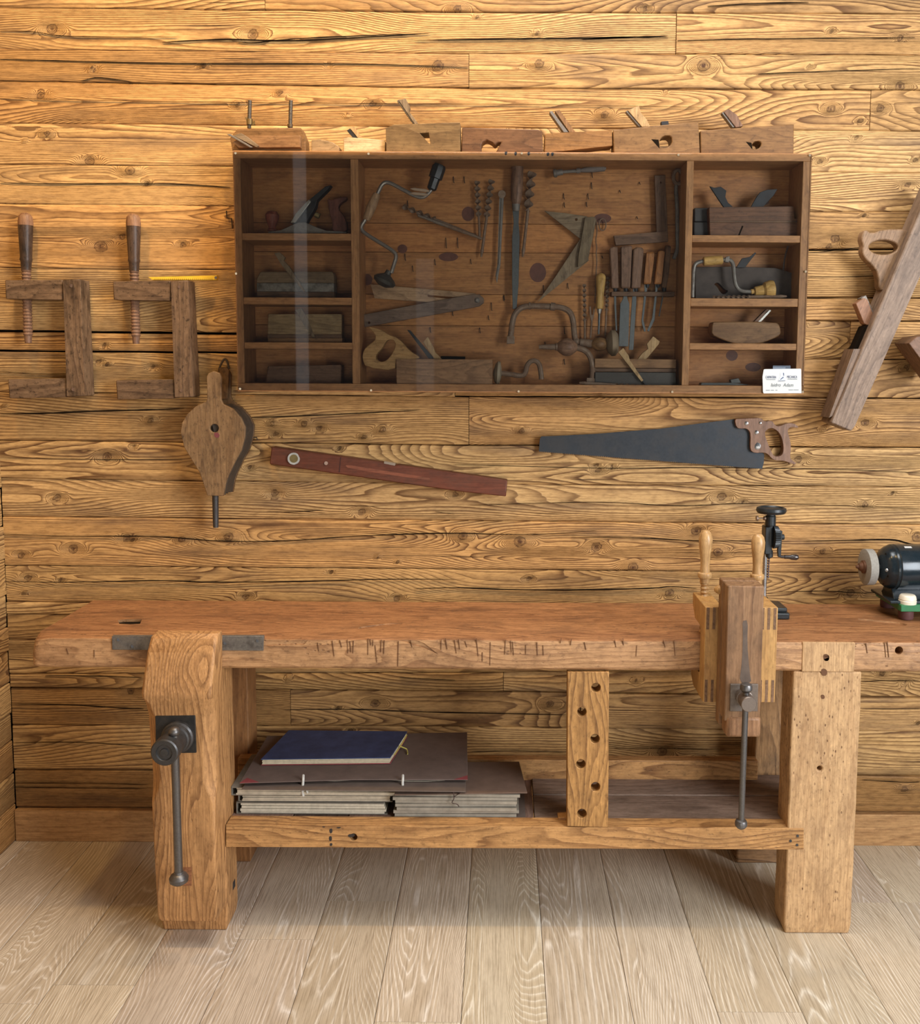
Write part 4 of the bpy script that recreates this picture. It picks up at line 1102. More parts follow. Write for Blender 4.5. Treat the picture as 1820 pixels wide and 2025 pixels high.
part('glass_pane', B().box((xl + .002, YC - .0048, zb + .003), (xr - .002, YC - .0006, zt - .003)), GLASS, cab, label='clear glass sheet screwed over the front', smooth=0)

# ---------------------------------------------------------------- materials of the tools
RUST = metal('rusty_iron', (0.24, 0.165, 0.115), (0.16, 0.08, 0.042), .7, .6, .35, 70)
GREYI = metal('grey_iron', (0.22, 0.20, 0.18), (0.11, 0.075, 0.055), .5, .5, .5, 60)
BLADE = metal('blued_steel', (0.125, 0.135, 0.14), (0.07, 0.06, 0.05), .35, .35, .6, 50)
BRITE = metal('polished_steel', (0.5, 0.48, 0.44), (0.25, 0.2, 0.16), .3, .28, .9, 40)
DKIR = metal('black_plane_iron', (0.03, 0.03, 0.034), (0.04, 0.03, 0.025), .4, .5, .5, 60)
TW = {}
for nm, l, d in (('old_beech', (.30, .16, .07), (.15, .07, .028)), ('pale_beech', (.50, .33, .16), (.36, .21, .09)), ('dark_plane_wood', (.16, .085, .045), (.07, .035, .018)), ('grey_plane_wood', (.25, .18, .11), (.12, .075, .04)),
                 ('orange_handle', (.36, .15, .045), (.22, .08, .025)), ('brown_handle', (.24, .135, .085), (.13, .065, .038)), ('yellow_handle', (.58, .36, .12), (.40, .21, .05)), ('ash_wood', (.47, .30, .17), (.20, .11, .06)), ('clamp_dark', (.20, .125, .072), (.055, .03, .018)), ('jointer_wood', (.26, .185, .135), (.11, .07, .05)), ('red_handle', (.16, .055, .035), (.08, .025, .015))):
    for ax in 'XZ':
        TW[nm + ax] = wood(nm + '_' + ax.lower(), l, d, ax, 70 if nm != 'ash_wood' else 120, .7, .5, .3, stainamt=.85 if 'clamp' in nm else .5, stain=tuple(c * .3 for c in d), pits=.3 if nm in ('clamp_dark',) else 0, grit=.8 if nm == 'clamp_dark' else .45)


def base(pts, Y):
    us = [p[0] for p in pts]
    return P(sum(us) / len(us), max(p[1] for p in pts), Y)


def brace_frame(pts, Y, r=.0052, smooth=2):
    return B().tube([P(u, v, Y) for u, v in pts], r, 10, smooth)


# ---------------------------------------------------------------- tools hung in the middle bay
y = -.112
t = thing('brace_drill', 'steel hand brace with grooved wooden grip hung at upper left of the cabinet', 'brace', P(775, 560, y))
part('crank', brace_frame([(774, 540), (778, 527), (785, 506), (778, 496), (750, 479), (719, 460), (713, 449), (722, 436), (735, 409), (748, 380), (757, 362), (769, 360), (795, 374), (823, 389), (838, 391), (849, 381), (855, 372)], y, .0056), metal('nickel_steel', (0.34, 0.31, 0.28), (0.15, 0.11, 0.08), .4, .35, .7), t)
part('grip', B().lathe(P(724, 435, y), P(746, 383, y), [(0, .0095), (.1, .0115), (.5, .0138), (.9, .0115), (1, .009)], 18), TW['ash_woodZ'], t)
part('chuck', B().lathe(P(853, 376, y), P(870, 326, y), [(0, .010), (.05, .0135), (.45, .0145), (.47, .0195), (.9, .0195), (1, .016)], 8), metal('chuck_iron', (0.06, 0.06, 0.062), (0.05, 0.04, 0.03), .3, .4, .7), t)
part('head', B().lathe(P(770, 535, y), P(756, 566, y), [(0, .008), (.25, .010), (.45, .026), (.62, .0335), (.8, .030), (1, .012)], 24), metal('head_iron', (0.10, 0.095, 0.085), (0.06, 0.045, 0.035), .5, .5, .6), t)
part('ratchet_lever', B().lathe(P(812, 373, y - .006), P(849, 378, y - .006), [(0, .001), (.2, .0042), (.8, .0045), (1, .002)], 10).lathe(P(811, 382, y - .006), P(847, 385, y - .006), [(0, .001), (.2, .0042), (.8, .0045), (1, .002)], 10), plain('bone', (0.45, 0.32, 0.22), .5), t)


def auger(label, pts, frac, r, shank, mat, tw, Y=-.042, tip=True, grp='auger bits hung in the cabinet'):
    """pts: tip px, end px; frac of the length is twisted"""
    a, c = P(*pts[0], Y), P(*pts[1], Y)
    mid = a.lerp(c, frac)
    t = thing('auger_bit', label, 'drill bit', a.lerp(c, .5), grp)
    part('twist', B().twist(a, mid, r, tw * .62, .17), mat, t)
    part('shank', B().lathe(mid - (c - a) * .02, c, [(0, shank), (.82, shank), (.84, shank * 1.25), (1, shank * .6)], 8), mat, t)
    return t


auger('short auger bit hung slanting beside the steel brace', ((797, 408), (949, 470)), .42, .0085, .0042, RUST, 3.5)
auger('rusty auger bit with long spiral, left of the close pair', ((944, 358), (949, 470)), .62, .0085, .0032, RUST, 4.5)
auger('rusty auger bit leaning right, its tip beside the folding dividers', ((973, 356), (952, 508)), .48, .0098, .0042, RUST, 4.5)
auger('thick wide-spiralled auger bit right of the long screwdriver', ((1053, 340), (1034, 508)), .46, .0135, .0045, RUST, 3.2)
auger('thin spiral bit hung left of the yellow handled awl', ((1156, 562), (1157, 672)), .66, .0058, .0028, RUST, 6)
auger('thin spiral bit hung right of the yellow handled awl', ((1203, 548), (1197, 668)), .55, .0058, .0028, RUST, 6)
y = -.052
a, c = P(827, 426, -.05), P(953, 472, -.05)
t = thing('spoon_bit', 'long slim drill bit crossing below the slanting auger', 'drill bit', a.lerp(c, .5))
part('spoon', B().tube([a, a.lerp(c, .4)], [.004, .0058, .0055], 10), metal('worn_bit', (0.32, 0.27, 0.22), (0.14, 0.09, 0.06), .5), t)
part('shank', B().tube([a.lerp(c, .38), c], [.0055, .0042, .0038], 10), RUST, t)
t = thing('fork_bit', 'small forked centre bit between thin spiral bit and awl', 'drill bit', P(1171, 640, y))
part('fork', B().px([(1166, 606), (1169, 606), (1170, 622), (1173, 622), (1175, 606), (1177, 607), (1175, 626), (1172, 634), (1169, 634), (1167, 624)], -.045, .004), RUST, t, bevel=.0006)
part('shank', B().cyl(P(1171, 632, -.043), P(1168, 668, -.043), .0025, 8), RUST, t)
t = thing('dividers', 'closed iron dividers hung beside the long screwdriver', 'dividers', P(985, 560, y))
part('leg', B().px([(988, 381), (992, 381), (989, 523), (981, 548), (980, 546), (984, 523)], -.046, .006), GREYI, t, bevel=.0008)
part('leg', B().px([(992, 381), (997, 383), (990, 523), (983, 560), (981, 552), (986, 523)], -.049, .006), GREYI, t, bevel=.0008)
part('hinge', B().cyl(P(993, 384, -.056), P(993, 384, -.036), .011, 18), RUST, t)
t = thing('long_screwdriver', 'long flat bladed tool with thick turned brown handle, hung upright', 'screwdriver', P(1020, 612, y))
part('handle', B().lathe(P(1024, 324, y), P(1021, 405, y), [(0, .010), (.03, .0165), (.1, .0175), (.2, .0165), (.22, .0172), (.6, .0172), (.85, .0155), (1, .011)], 22), TW['brown_handleZ'], t)
part('ferrule', B().lathe(P(1021, 404, y), P(1020.5, 418, y), [(0, .0115), (.8, .0105), (1, .0085)], 16), GREYI, t)
part('blade', B().px([(1014, 417), (1027, 417), (1026, 440), (1028, 470), (1026, 560), (1022, 611), (1014, 611), (1013, 560), (1013, 470), (1016, 440)], y - .003, .006), BLADE, t, bevel=.0008)
t = thing('hand_stamp', 'small grey tool with round head and turned grip under the cabinet top', 'tool', P(1145, 345, y))
part('head', B().lathe(P(1095, 343, y), P(1113, 340, y), [(0, .0115), (.3, .0125), (.35, .009), (1, .0085)], 16), GREYI, t)
part('shank', B().cyl(P(1112, 340, y), P(1142, 338, y), .0048, 10), GREYI, t)
part('handle', B().lathe(P(1140, 338, y), P(1199, 332, y), [(0, .007), (.06, .0078), (.1, .0075), (.14, .0055), (.35, .0078), (.7, .0095), (.93, .0095), (1, .004)], 16), plain('grey_handle', (0.17, 0.14, 0.125), .6, .3), t)
t = thing('angle_gauge', 'V-shaped wooden angle gauge, its pale arm slotted and the other grey', 'gauge', P(840, 640, -.05))
part('blade', B().px([(733, 562), (940, 580), (950, 600), (880, 600), (741, 590)], -.050, .007, [[(846, 583), (905, 588), (905, 592), (846, 587)]]), TW['ash_woodX'], t, bevel=.0006)
part('stock', B().px([(719, 622), (830, 601), (900, 588), (935, 582), (948, 582), (957, 590), (957, 599), (948, 606), (905, 614), (721, 647)], -.062, .011, [circ(730, 638, 2.4, 10)]), TW['jointer_woodX'], t, bevel=.0012, tint=(.8, .75, .75))
part('pivot', B().lathe(P(944, 594, -.066), P(944, 594, -.05), [(0, .004), (.2, .008), (1, .0085)], 16), GREYI, t)
# mitre square
t = thing('mitre_square', 'weathered wooden mitre square shaped like an arrow', 'square', P(1120, 590, y))
part('upper_blade', B().px([(1077, 417), (1123, 422), (1162, 428), (1149, 473)], -.046, .006, [circ(1140, 434, 2.6, 10)]), TW['grey_plane_woodX'], t, bevel=.0006)
part('lower_blade', B().px([(1148, 472), (1158, 480), (1165, 515), (1063, 598), (1100, 545)], -.045, .006), TW['grey_plane_woodZ'], t, bevel=.0006)
part('stock', B().px([(1157, 430), (1174, 428), (1179, 434), (1178, 445), (1163, 516), (1143, 528), (1144, 506), (1150, 472)], -.056, .014), TW['grey_plane_woodZ'], t, bevel=.0012, tint=(.8, .8, .75))
t = thing('wire_tool', 'thin twisted wire hanging down beside the mitre square', 'wire', P(1179, 600, -.04))
part('wire', B().tube([P(u, v, -.038) for u, v in ((1176, 430), (1181, 440), (1181, 462), (1178, 475), (1181, 490), (1179, 500), (1181, 515), (1179, 540), (1177, 600))], .0016, 6, 1), RUST, t)
part('loop', B().tube([P(1192 + 7 * math.cos(k / 12 * 6.283), 444 + 12 * math.sin(k / 12 * 6.283), -.036) for k in range(13)], .0018, 6), RUST, t)
t = thing('try_square', 'plain dark wooden L-shaped square above the row of chisels', 'square', P(1290, 485, y))
part('blade', B().px([(1295, 347), (1316, 346), (1321, 460), (1299, 461)], -.046, .007, [circ(1307, 361, 1.8, 8)]), TW['brown_handleZ'], t, bevel=.0008, tint=(.75, .75, .72))
part('stock', B().px([(1214, 466), (1321, 457), (1322, 478), (1218, 485)], -.054, .014), TW['brown_handleX'], t, bevel=.0012, tint=(.8, .78, .72))
t = thing('ring_hook', 'long grey iron rod with ringed end by the right divider', 'hook', P(1338, 512, y))
part('ring', B().tube([P(1341 + 9 * math.cos(k / 14 * 6.283), 350 + 14 * math.sin(k / 14 * 6.283), -.052) for k in range(15)], .0055, 8), RUST, t, tint=(.7, .7, .7))
part('rod', brace_frame([(1338, 366), (1337, 376), (1339, 400), (1340, 440), (1340, 475), (1341, 492), (1333, 512)], -.052, .0058), GREYI, t)

# chisels in the rack
CH = [('paring chisel with square greyish handle, first of the row', [(1206, 491), (1211, 488), (1222, 489), (1224, 570), (1210, 570)], 'brown_handleZ', [(1214, 569), (1219, 569), (1219, 600), (1221, 654), (1218, 654), (1215, 600)]),
      ('broad bladed chisel with wide flat handle, second of the row', [(1229, 486), (1251, 485), (1247, 570), (1229, 570)], 'brown_handleZ', [(1234, 569), (1240, 569), (1241, 590), (1245, 601), (1243, 685), (1224, 685), (1227, 601), (1233, 590)]),
      ('narrow long chisel with dark stained handle, third of the row', [(1253, 493), (1258, 489), (1270, 489), (1274, 493), (1267, 570), (1249, 570)], 'brown_handleZ', [(1253, 569), (1259, 569), (1259, 597), (1253, 692), (1244, 692), (1250, 597)]),
      ('bent tip gouge with glossy orange handle, fourth of the row', [(1279, 498), (1296, 498), (1288, 562), (1273, 562)], 'orange_handleZ', [(1275, 561), (1281, 561), (1280, 575), (1273, 633), (1278, 655), (1274, 656), (1269, 635), (1275, 575)]),
      ('bent tip gouge with orange brown handle, fifth of the row', [(1302, 497), (1308, 494), (1316, 498), (1309, 562), (1294, 562)], 'orange_handleZ', [(1297, 561), (1302, 561), (1300, 580), (1295, 633), (1284, 656), (1280, 654), (1290, 630), (1296, 580)]),
      ('thin spike with long dark handle, last of the row', [(1318, 484), (1328, 486), (1324, 540), (1319, 569), (1309, 569), (1312, 540)], 'dark_plane_woodZ', [(1313, 568), (1316, 568), (1305, 626), (1303, 625)])]
for lab, hp, hm, bp in CH:
    t = thing('chisel', lab, 'chisel', base(bp, -.05), 'chisels in the rack')
    part('handle', B().px(hp, -.064, .022), TW[hm], t, bevel=.005, seg=3)
    bmn = min(p[1] for p in bp)
    u_ = sum(p[0] for p in hp if p[1] > 540) / len([1 for p in hp if p[1] > 540])
    part('ferrule', B().lathe(P(u_, bmn - 3, -.053), P(u_, bmn + 8, -.053), [(0, .0068), (.7, .006), (1, .0045)], 12), DKIR, t)
    part('blade', B().px(bp, -.055, .0045), BLADE, t, bevel=.0006)
rk = solo('tool_rack', B().box((P(1207, 574, YI).x, -.062, P(0, 581, YI).z), (P(1330, 574, YI).x, YI - .0005, P(0, 572, YI).z)), TW['dark_plane_woodX'], 'dark notched strip that holds the chisels on the back board', 'rack', P(1268, 576, YI), bevel=.001)
t = thing('awl', 'awl with bright yellow turned handle and thin spike', 'awl', P(1187, 662, y))
part('handle', B().lathe(P(1189, 540, y), P(1186, 611, y), [(0, .004), (.03, .010), (.1, .0142), (.16, .0145), (.165, .0138), (.18, .0145), (.4, .0125), (.65, .0102), (.9, .0115), (.92, .0108), (.98, .0105), (1, .008)], 22), TW['yellow_handleZ'], t)
part('ferrule', B().lathe(P(1186, 611, y), P(1185.5, 620, y), [(0, .0075), (1, .0048)], 14), BRITE, t)
part('spike', B().tube([P(1185.5, 618, y), P(1184, 661, y)], [.0036, .0036, .0026], 8), BLADE, t)
# two rusty braces
y = -.062
t = thing('brace_drill', 'rusty iron brace with square end and wooden pad, upper of two', 'brace', P(1100, 700, y))
part('crank', brace_frame([(1010, 668), (1013, 640), (1018, 620), (1032, 607), (1050, 605), (1090, 606), (1112, 608), (1128, 616), (1134, 634), (1136, 660), (1138, 674)], y, .0085), RUST, t, tint=(1.3, 1.25, 1.2))
part('collar', B().cyl(P(1089, 606, y), P(1098, 607, y), .0115, 16).cyl(P(1046, 605, y), P(1050, 605, y), .0105, 16), RUST, t)
part('socket', B().px([(1003, 664), (1018, 665), (1018, 680), (1002, 680)], y - .009, .018), RUST, t, bevel=.001, tint=(1.2, 1.2, 1.2))
part('neck', B().lathe(P(1134, 675, y), P(1178, 681, y), [(0, .010), (.15, .012), (.25, .0085), (.3, .0115), (.9, .0115), (1, .010)], 16), RUST, t, tint=(1.1, 1.1, 1))
part('knob', B().lathe(P(1170, 681, y - .004), P(1200, 680, y - .004), [(0, .008), (.25, .018), (.55, .021), (.85, .017), (1, .010)], 18), TW['old_beechX'], t, tint=(.8, .8, .75))
part('pad', B().lathe(P(1198, 679, y), P(1223, 678, y), [(0, .010), (.2, .028), (.45, .038), (.75, .037), (.95, .028), (1, .01)], 24), plain('pale_worn_wood', (0.26, 0.19, 0.12), .65, .25), t)
t = thing('brace_drill', 'rusty iron brace with round wooden ball grip, lower of two', 'brace', P(1120, 760, y - .02))
y = -.100
part('crank', brace_frame([(1136, 687), (1152, 690), (1164, 698), (1171, 714), (1173, 735), (1171, 752)], y, .0085), RUST, t, tint=(1.35, 1.2, 1.1))
part('neck', B().lathe(P(1066, 686, y), P(1106, 686, y), [(0, .006), (.4, .0075), (.8, .0085), (.85, .011), (.95, .010), (1, .008)], 14), RUST, t)
part('ball', B().lathe(P(1101, 686, y), P(1142, 687, y), [(0, .008), (.1, .015), (.3, .0235), (.5, .026), (.7, .0235), (.9, .015), (1, .009)], 24), TW['brown_handleX'], t, tint=(1.1, 1.1, 1.1))
part('socket', B().px([(1161, 747), (1180, 748), (1179, 761), (1160, 760)], y - .01, .02), RUST, t, bevel=.001, tint=(1.2, 1.2, 1.2))
t = thing('brace_drill', 'brace with pale flat pad lying on the cabinet floor', 'brace', P(1020, 760, -.09))
part('pad', B().lathe(P(976, 737, -.09), P(992, 738, -.09), [(0, .006), (.2, .026), (.5, .034), (.8, .033), (1, .012)], 24), plain('pale_pad', (0.33, 0.27, 0.19), .6, .25), t)
part('crank', brace_frame([(990, 738), (1010, 740), (1032, 744), (1040, 738), (1042, 722), (1052, 712), (1066, 716), (1070, 735), (1071, 750)], -.09, .0075), RUST, t, tint=(1.5, 1.45, 1.4))
a, c = P(1282, 764, -.12), P(1146, 753, -.12)
auger('auger bit lying along the cabinet floor before the rebate plane', ((1282, 765), (1146, 757)), .5, .006, .0045, RUST, 5, Y=-.128)


# ---------------------------------------------------------------- wooden planes
def plane_thing(label, body, Y, th, mat, extra=(), bev=.002, z0=None, holes=(), tint=None, name='wooden_plane', grp=None):
    bp = base(body, Y)
    t = thing(name, label, 'plane', bp, grp)
    part('body', B().px(body, Y, th, holes), mat, t, bevel=bev, tint=tint)
    for nm, pts, Yo, tho, mt in extra:
        part(nm, B().px(pts, Yo, tho), mt, t, bevel=.0008)
    return t


DK = DARKGAP
t = plane_thing('brown wooden plane with a saw style handle on the cabinet floor', [(783, 710), (975, 711), (974, 761), (784, 760)], -.138, .05, TW['ash_woodX'], [
    ('iron', [(805, 652), (811, 653), (858, 709), (848, 709)], -.100, .02, DKIR), ('wedge', [(837, 676), (846, 666), (858, 688), (861, 697), (874, 710), (859, 710)], -.105, .02, TW['pale_beechZ']),
    ('throat', [(872, 704), (920, 705), (920, 711), (872, 711)], -.1, .02, DK)], tint=(.72, .62, .56))
part('handle', B().px(curve([(726, 645), (753, 651), (770, 663), (784, 667), (798, 679), (809, 693), (829, 705), (829, 710), (783, 714), (782, 733), (724, 727), (716, 709), (719, 693), (728, 683), (741, 674), (744, 665), (735, 652)], 1), -.132, .03, [curve([(770, 671), (781, 673), (783, 686), (770, 709), (756, 717), (744, 712), (743, 702), (756, 689), (763, 675)], 2)]), TW['pale_beechX'], t, bevel=.004, seg=3, tint=(.95, .85, .7), label='open yellowish saw style handle')
plane_thing('dark rebate plane with two wedges on the cabinet floor', [(1176, 709), (1338, 711), (1338, 728), (1176, 727)], -.110, .05, TW['old_beechX'], [
    ('fence', [(1176, 728), (1338, 729), (1337, 736), (1176, 735)], -.105, .04, TW['dark_plane_woodX']), ('sole', [(1177, 736), (1337, 737), (1337, 761.5), (1177, 761)], -.112, .05, metal('dark_sole', (0.06, 0.055, 0.05), (0.05, 0.035, 0.03), .5)),
    ('iron', [(1268, 750), (1273, 748), (1282, 766), (1280, 767)], -.122, .004, DKIR),
    ('wedge', [(1223, 696), (1233, 688), (1244, 704), (1246, 712), (1273, 752), (1269, 755)], -.124, .012, TW['pale_beechZ']), ('wedge', [(1292, 665), (1305, 675), (1303, 681), (1278, 711), (1261, 711), (1271, 698), (1282, 690), (1280, 680)], -.085, .012, TW['pale_beechZ'])])

# left bay
Y = -.11
t = thing('metal_plane', 'iron bench plane with red wooden knob and handle on the top left shelf', 'plane', P(605, 460, Y), None)
part('sole', B().px([(530, 461), (531, 458), (556, 455), (575, 446), (590, 440), (605, 440), (625, 449), (645, 456), (685, 458), (685, 461)], Y, .05), GREYI, t, bevel=.001, tint=(1.1, 1, .8))
part('frog', B().px([(590, 441), (612, 400), (628, 392), (624, 410), (612, 430), (606, 441)], Y + .012, .03), DKIR, t, bevel=.002)
part('lever_cap', B().px([(574, 441), (583, 424), (611, 394), (616, 398), (594, 428), (584, 441)], Y + .010, .034), BRITE, t, bevel=.002)
part('iron', B().px([(608, 398), (643, 369), (655, 366), (649, 374), (620, 403)], Y + .012, .03), DKIR, t, bevel=.001)
part('adjuster', B().cyl(P(624, 424, Y + .02), P(632, 428, Y + .02), .008, 14), metal('old_brass', (0.35, 0.27, 0.12), (0.15, 0.1, 0.05), .4), t)
q0 = P(538, 457, Y + .025)
q1 = P(539, 417, Y + .025)
part('knob', B().lathe(q0, q1, [(0, .012), (.06, .013), (.12, .009), (.3, .012), (.6, .019), (.8, .0195), (.95, .014), (1, .004)], 20), TW['red_handleZ'], t, tint=(1.6, 1.4, 1.4))
part('handle', B().px(curve([(647, 391), (656, 396), (664, 392), (686, 388), (686, 394), (673, 402), (668, 412), (680, 426), (686, 442), (686, 459), (657, 459), (657, 438), (650, 415)], 1), Y + .013, .024), TW['red_handleZ'], t, bevel=.004, seg=3)
t = plane_thing('moulding plane with a grey metal strip on the second left shelf', [(515, 537), (657, 537), (661, 545), (661, 560), (508, 560), (509, 548)], -.108, .045, TW['grey_plane_woodX'], [
    ('metal_strip', [(508, 560), (661, 560), (661, 577), (508, 576)], -.114, .05, PLATE), ('sole', [(508, 576), (661, 577), (661, 589), (508, 588)], -.104, .04, TW['dark_plane_woodX']),
    ('wedge', [(542, 500), (553, 499), (564, 509), (561, 515), (572, 527), (604, 576), (601, 577), (556, 523)], -.118, .012, TW['grey_plane_woodZ'])], tint=(.9, .85, .8))
t = plane_thing('short worn moulding plane on the third left shelf', [(530, 621), (676, 621), (676, 661), (529, 661)], -.108, .045, TW['grey_plane_woodX'], [
    ('lower_mould', [(529, 661), (676, 661), (677, 669), (529, 669)], -.103, .035, TW['dark_plane_woodX']), ('sole', [(530, 669), (677, 669), (677, 677), (530, 677)], -.110, .045, TW['old_beechX']),
    ('wedge', [(584, 613), (596, 609), (610, 634), (623, 667), (618, 667), (600, 640)], -.1095, .012, TW['grey_plane_woodZ'])], tint=(1.25, 1.2, 1.0))
solo('wood_block', B().px(curve([(529, 724), (673, 721), (676, 724), (674, 761), (524, 761)], 0), -.10, .05), TW['brown_handleX'], 'plain dark wooden block in the lowest left bay', 'block', P(600, 764, -.08), bevel=.004, tint=(.7, .65, .6))

# right bay
t = plane_thing('dark moulding plane with two black irons on the top right shelf', [(1402, 410), (1570, 408), (1572, 432), (1578, 432), (1578, 468), (1404, 468)], -.112, .05, TW['dark_plane_woodX'], [
    ('iron', [(1404, 368), (1413, 371), (1426, 369), (1437, 377), (1435, 389), (1440, 400), (1451, 410), (1432, 410)], -.092, .008, DKIR),
    ('iron', [(1485, 410), (1497, 389), (1504, 380), (1518, 375), (1538, 374), (1531, 386), (1509, 410)], -.085, .008, DKIR),
    ('mouth', [(1468, 446), (1471, 447), (1463, 466), (1460, 466)], -.1126, .004, DK), ('bead', [(1404, 436), (1578, 436), (1578, 440), (1404, 440)], -.1145, .006, TW['dark_plane_woodX'])], tint=(1.15, 1.0, .95))
solo('oil_stone_box', B().px([(1374, 411), (1402, 411), (1402, 438), (1374, 438)], -.085, .04).px([(1373, 439), (1403, 439), (1403, 466), (1373, 466)], -.088, .045), plain('dark_box', (0.045, 0.04, 0.038), .6, .3), 'small dark box behind the moulding plane on the top right shelf', 'box', P(1388, 466, -.07), bevel=.002)
Y = -.118
t = thing('brace_drill', 'brace with pale wooden grip and yellow knob on the right shelf', 'brace', P(1450, 590, Y))
part('crank', brace_frame([(1370, 588), (1371, 560), (1372, 532), (1376, 520), (1391, 516), (1430, 514), (1444, 513), (1451, 522), (1452, 545), (1455, 564), (1464, 576), (1487, 577)], Y, .0056), GREYI, t)
part('grip', B().lathe(P(1391, 517, Y), P(1429, 514, Y), [(0, .011), (.04, .0128), (.5, .0135), (.96, .0128), (1, .011)], 18), TW['yellow_handleX'], t)
part('collar', B().px([(1436, 508), (1444, 506), (1442, 519), (1434, 518)], Y - .006, .012), GREYI, t, bevel=.001)
part('knob', B().lathe(P(1485, 577, Y), P(1533, 571, Y), [(0, .005), (.02, .0072), (.12, .0072), (.14, .0055), (.17, .0125), (.5, .0152), (.58, .022), (.8, .0255), (.94, .024), (1, .012)], 22), TW['yellow_handleX'], t)
auger('auger bit lying on the shelf below the pale gripped brace', ((1410, 588), (1556, 586)), .5, .0055, .0042, RUST, 6, Y=-.132)
solo('handle_board', B().px(curve([(1376, 528), (1450, 527), (1535, 530), (1568, 540), (1570, 592), (1376, 592)], 0), -.078, .016, [curve([(1412, 562), (1420, 558), (1428, 566), (1434, 573), (1442, 575), (1432, 583), (1425, 578), (1418, 566)], 1)]), plain('grey_black_wood', (0.070, 0.052, 0.044), .7, .4, 35), 'dark grey board with a cut-out standing behind the pale gripped brace', 'board', P(1470, 592, -.07), bevel=.002)
solo('plane_iron', B().px([(1457, 529), (1468, 511), (1483, 508), (1494, 499), (1496, 501), (1487, 512), (1474, 529)], -.09, .006), DKIR, 'loose black plane iron leaning behind the pale gripped brace', 'plane iron', P(1466, 529, -.09), bevel=.0006)
solo('bent_rod', B().tube([P(u, v, -.07) for u, v in ((1561, 481), (1553, 505), (1549, 535), (1552, 562), (1563, 583), (1571, 590))], .0026, 8, 2), metal('dull_zinc', (0.16, 0.135, 0.125), (0.1, 0.08, 0.07), .3), 'bent grey rod leaning in the corner of the right shelf', 'rod', P(1560, 588, -.07))
t = plane_thing('round bottomed compass plane on the third right shelf', curve([(1409, 638), (1415, 636), (1536, 636), (1544, 646), (1545, 662), (1530, 670), (1500, 681), (1455, 681), (1428, 671), (1407, 662)], 1), -.112, .05, TW['old_beechX'], [
    ('wedge', [(1490, 638), (1517, 611), (1522, 611), (1498, 638)], -.095, .02, TW['brown_handleZ']), ('iron', [(1498, 638), (1523, 612), (1526, 614), (1504, 638)], -.096, .022, BRITE)], bev=.003, tint=(1.0, 1.0, 1.0))
t = thing('metal_fitting', 'flat grey metal fitting lying in the lowest right bay', 'fitting', P(1430, 765, -.1))
part('bar', B().px([(1388, 757), (1446, 757), (1480, 760), (1480, 761.5), (1386, 761.5)], -.10, .03), plain('zinc_grey', (0.12, 0.12, 0.115), .6, .3), t, bevel=.001)
part('block', B().px([(1445, 751), (1461, 748), (1466, 757), (1447, 758)], -.098, .02), plain('zinc_grey_dark', (0.10, 0.10, 0.095), .6, .3), t, bevel=.001)

# card taped to the glass
yk = YC - .0062
t = thing('business_card', 'white printed trade card taped to the lower right of the cabinet glass', 'card', P(1548, 778, yk))
WHT = plain('white_card', (0.56, 0.585, 0.585), .5, .03, 20, .3)
part('card', B().px([(1511, 731), (1513, 730), (1584, 729), (1585, 731), (1585.5, 777.5), (1511, 778), (1509.5, 775), (1508.5, 745)], yk, .0012), WHT, t)
part('tape', B().px([(1529, 723), (1564, 723), (1564, 733), (1529, 733)], yk + .0014, .0006), plain('clear_tape', (0.12, 0.15, 0.20), .25, .05), t, smooth=0)
INK = plain('blue_grey_ink', (0.06, 0.08, 0.17), .7)
INK2 = plain('grey_ink', (0.16, 0.18, 0.19), .7)


def text(body, u, v, size, mat, parent, sx=1.0, shear=0.0, align='CENTER', Y=yk - .0008):
    cu = bpy.data.curves.new('lettering', 'FONT')
    cu.body = body
    cu.size = size
    cu.align_x = align
    cu.align_y = 'CENTER'
    cu.shear = shear
    cu.extrude = .0001
    o = bpy.data.objects.new('tmp', cu)
    COL.objects.link(o)
    dg = bpy.context.evaluated_depsgraph_get()
    me = bpy.data.meshes.new_from_object(o.evaluated_get(dg))
    bpy.data.objects.remove(o)
    c = P(u, v, Y)
    bm = bmesh.new()
    bm.from_mesh(me)
    bm.transform(Matrix.Translation(c) @ Matrix.Rotation(math.radians(90), 4, 'X') @ Matrix.Diagonal((sx, 1, 1, 1)))
    b = B()
    b.bm.free()
    b.bm = bm
    return part('lettering', b, mat, parent, smooth=0)


text('CARPINTERIA', 1525, 746, .0098, INK, t, .50)
text('MECANICA', 1567, 745.5, .0098, INK, t, .58)
text('Isidro  Adam', 1547, 761.5, .0135, INK2, t, .9, .25)
b = B()
for u0, u1, v in ((1515, 1523, 771.5), (1525, 1531, 771.5), (1534, 1538, 771.5), (1560, 1569, 771), (1570, 1580, 771), (1516, 1534, 750.3), (1558, 1577, 749.6)):
    b.px([(u0, v - .5), (u1, v - .5), (u1, v + .4), (u0, v + .4)], yk - .0008, .0002)
part('rule_line', b, INK2, t, smooth=0)
b = B()
b.px(curve([(1540, 752.5), (1542, 747), (1544, 744), (1543, 738), (1545, 735.5), (1549, 736), (1551, 739), (1550, 744), (1552, 747), (1553, 752.5)], 1), yk - .0006, .0002)
part('emblem', b, plain('pale_ink', (0.56, 0.62, 0.66), .7), t, smooth=0)
b = B()
b.px([(1543.5, 750), (1549.5, 745), (1550.5, 746.5), (1544, 751)], yk - .0010, .0002).px([(1549, 737), (1551, 738), (1551, 743), (1549.8, 743)], yk - .0010, .0002).px([(1539, 753), (1553.5, 752.4), (1553.5, 753.2), (1539, 753.8)], yk - .0010, .0002)
part('emblem_mark', b, INK, t, smooth=0)
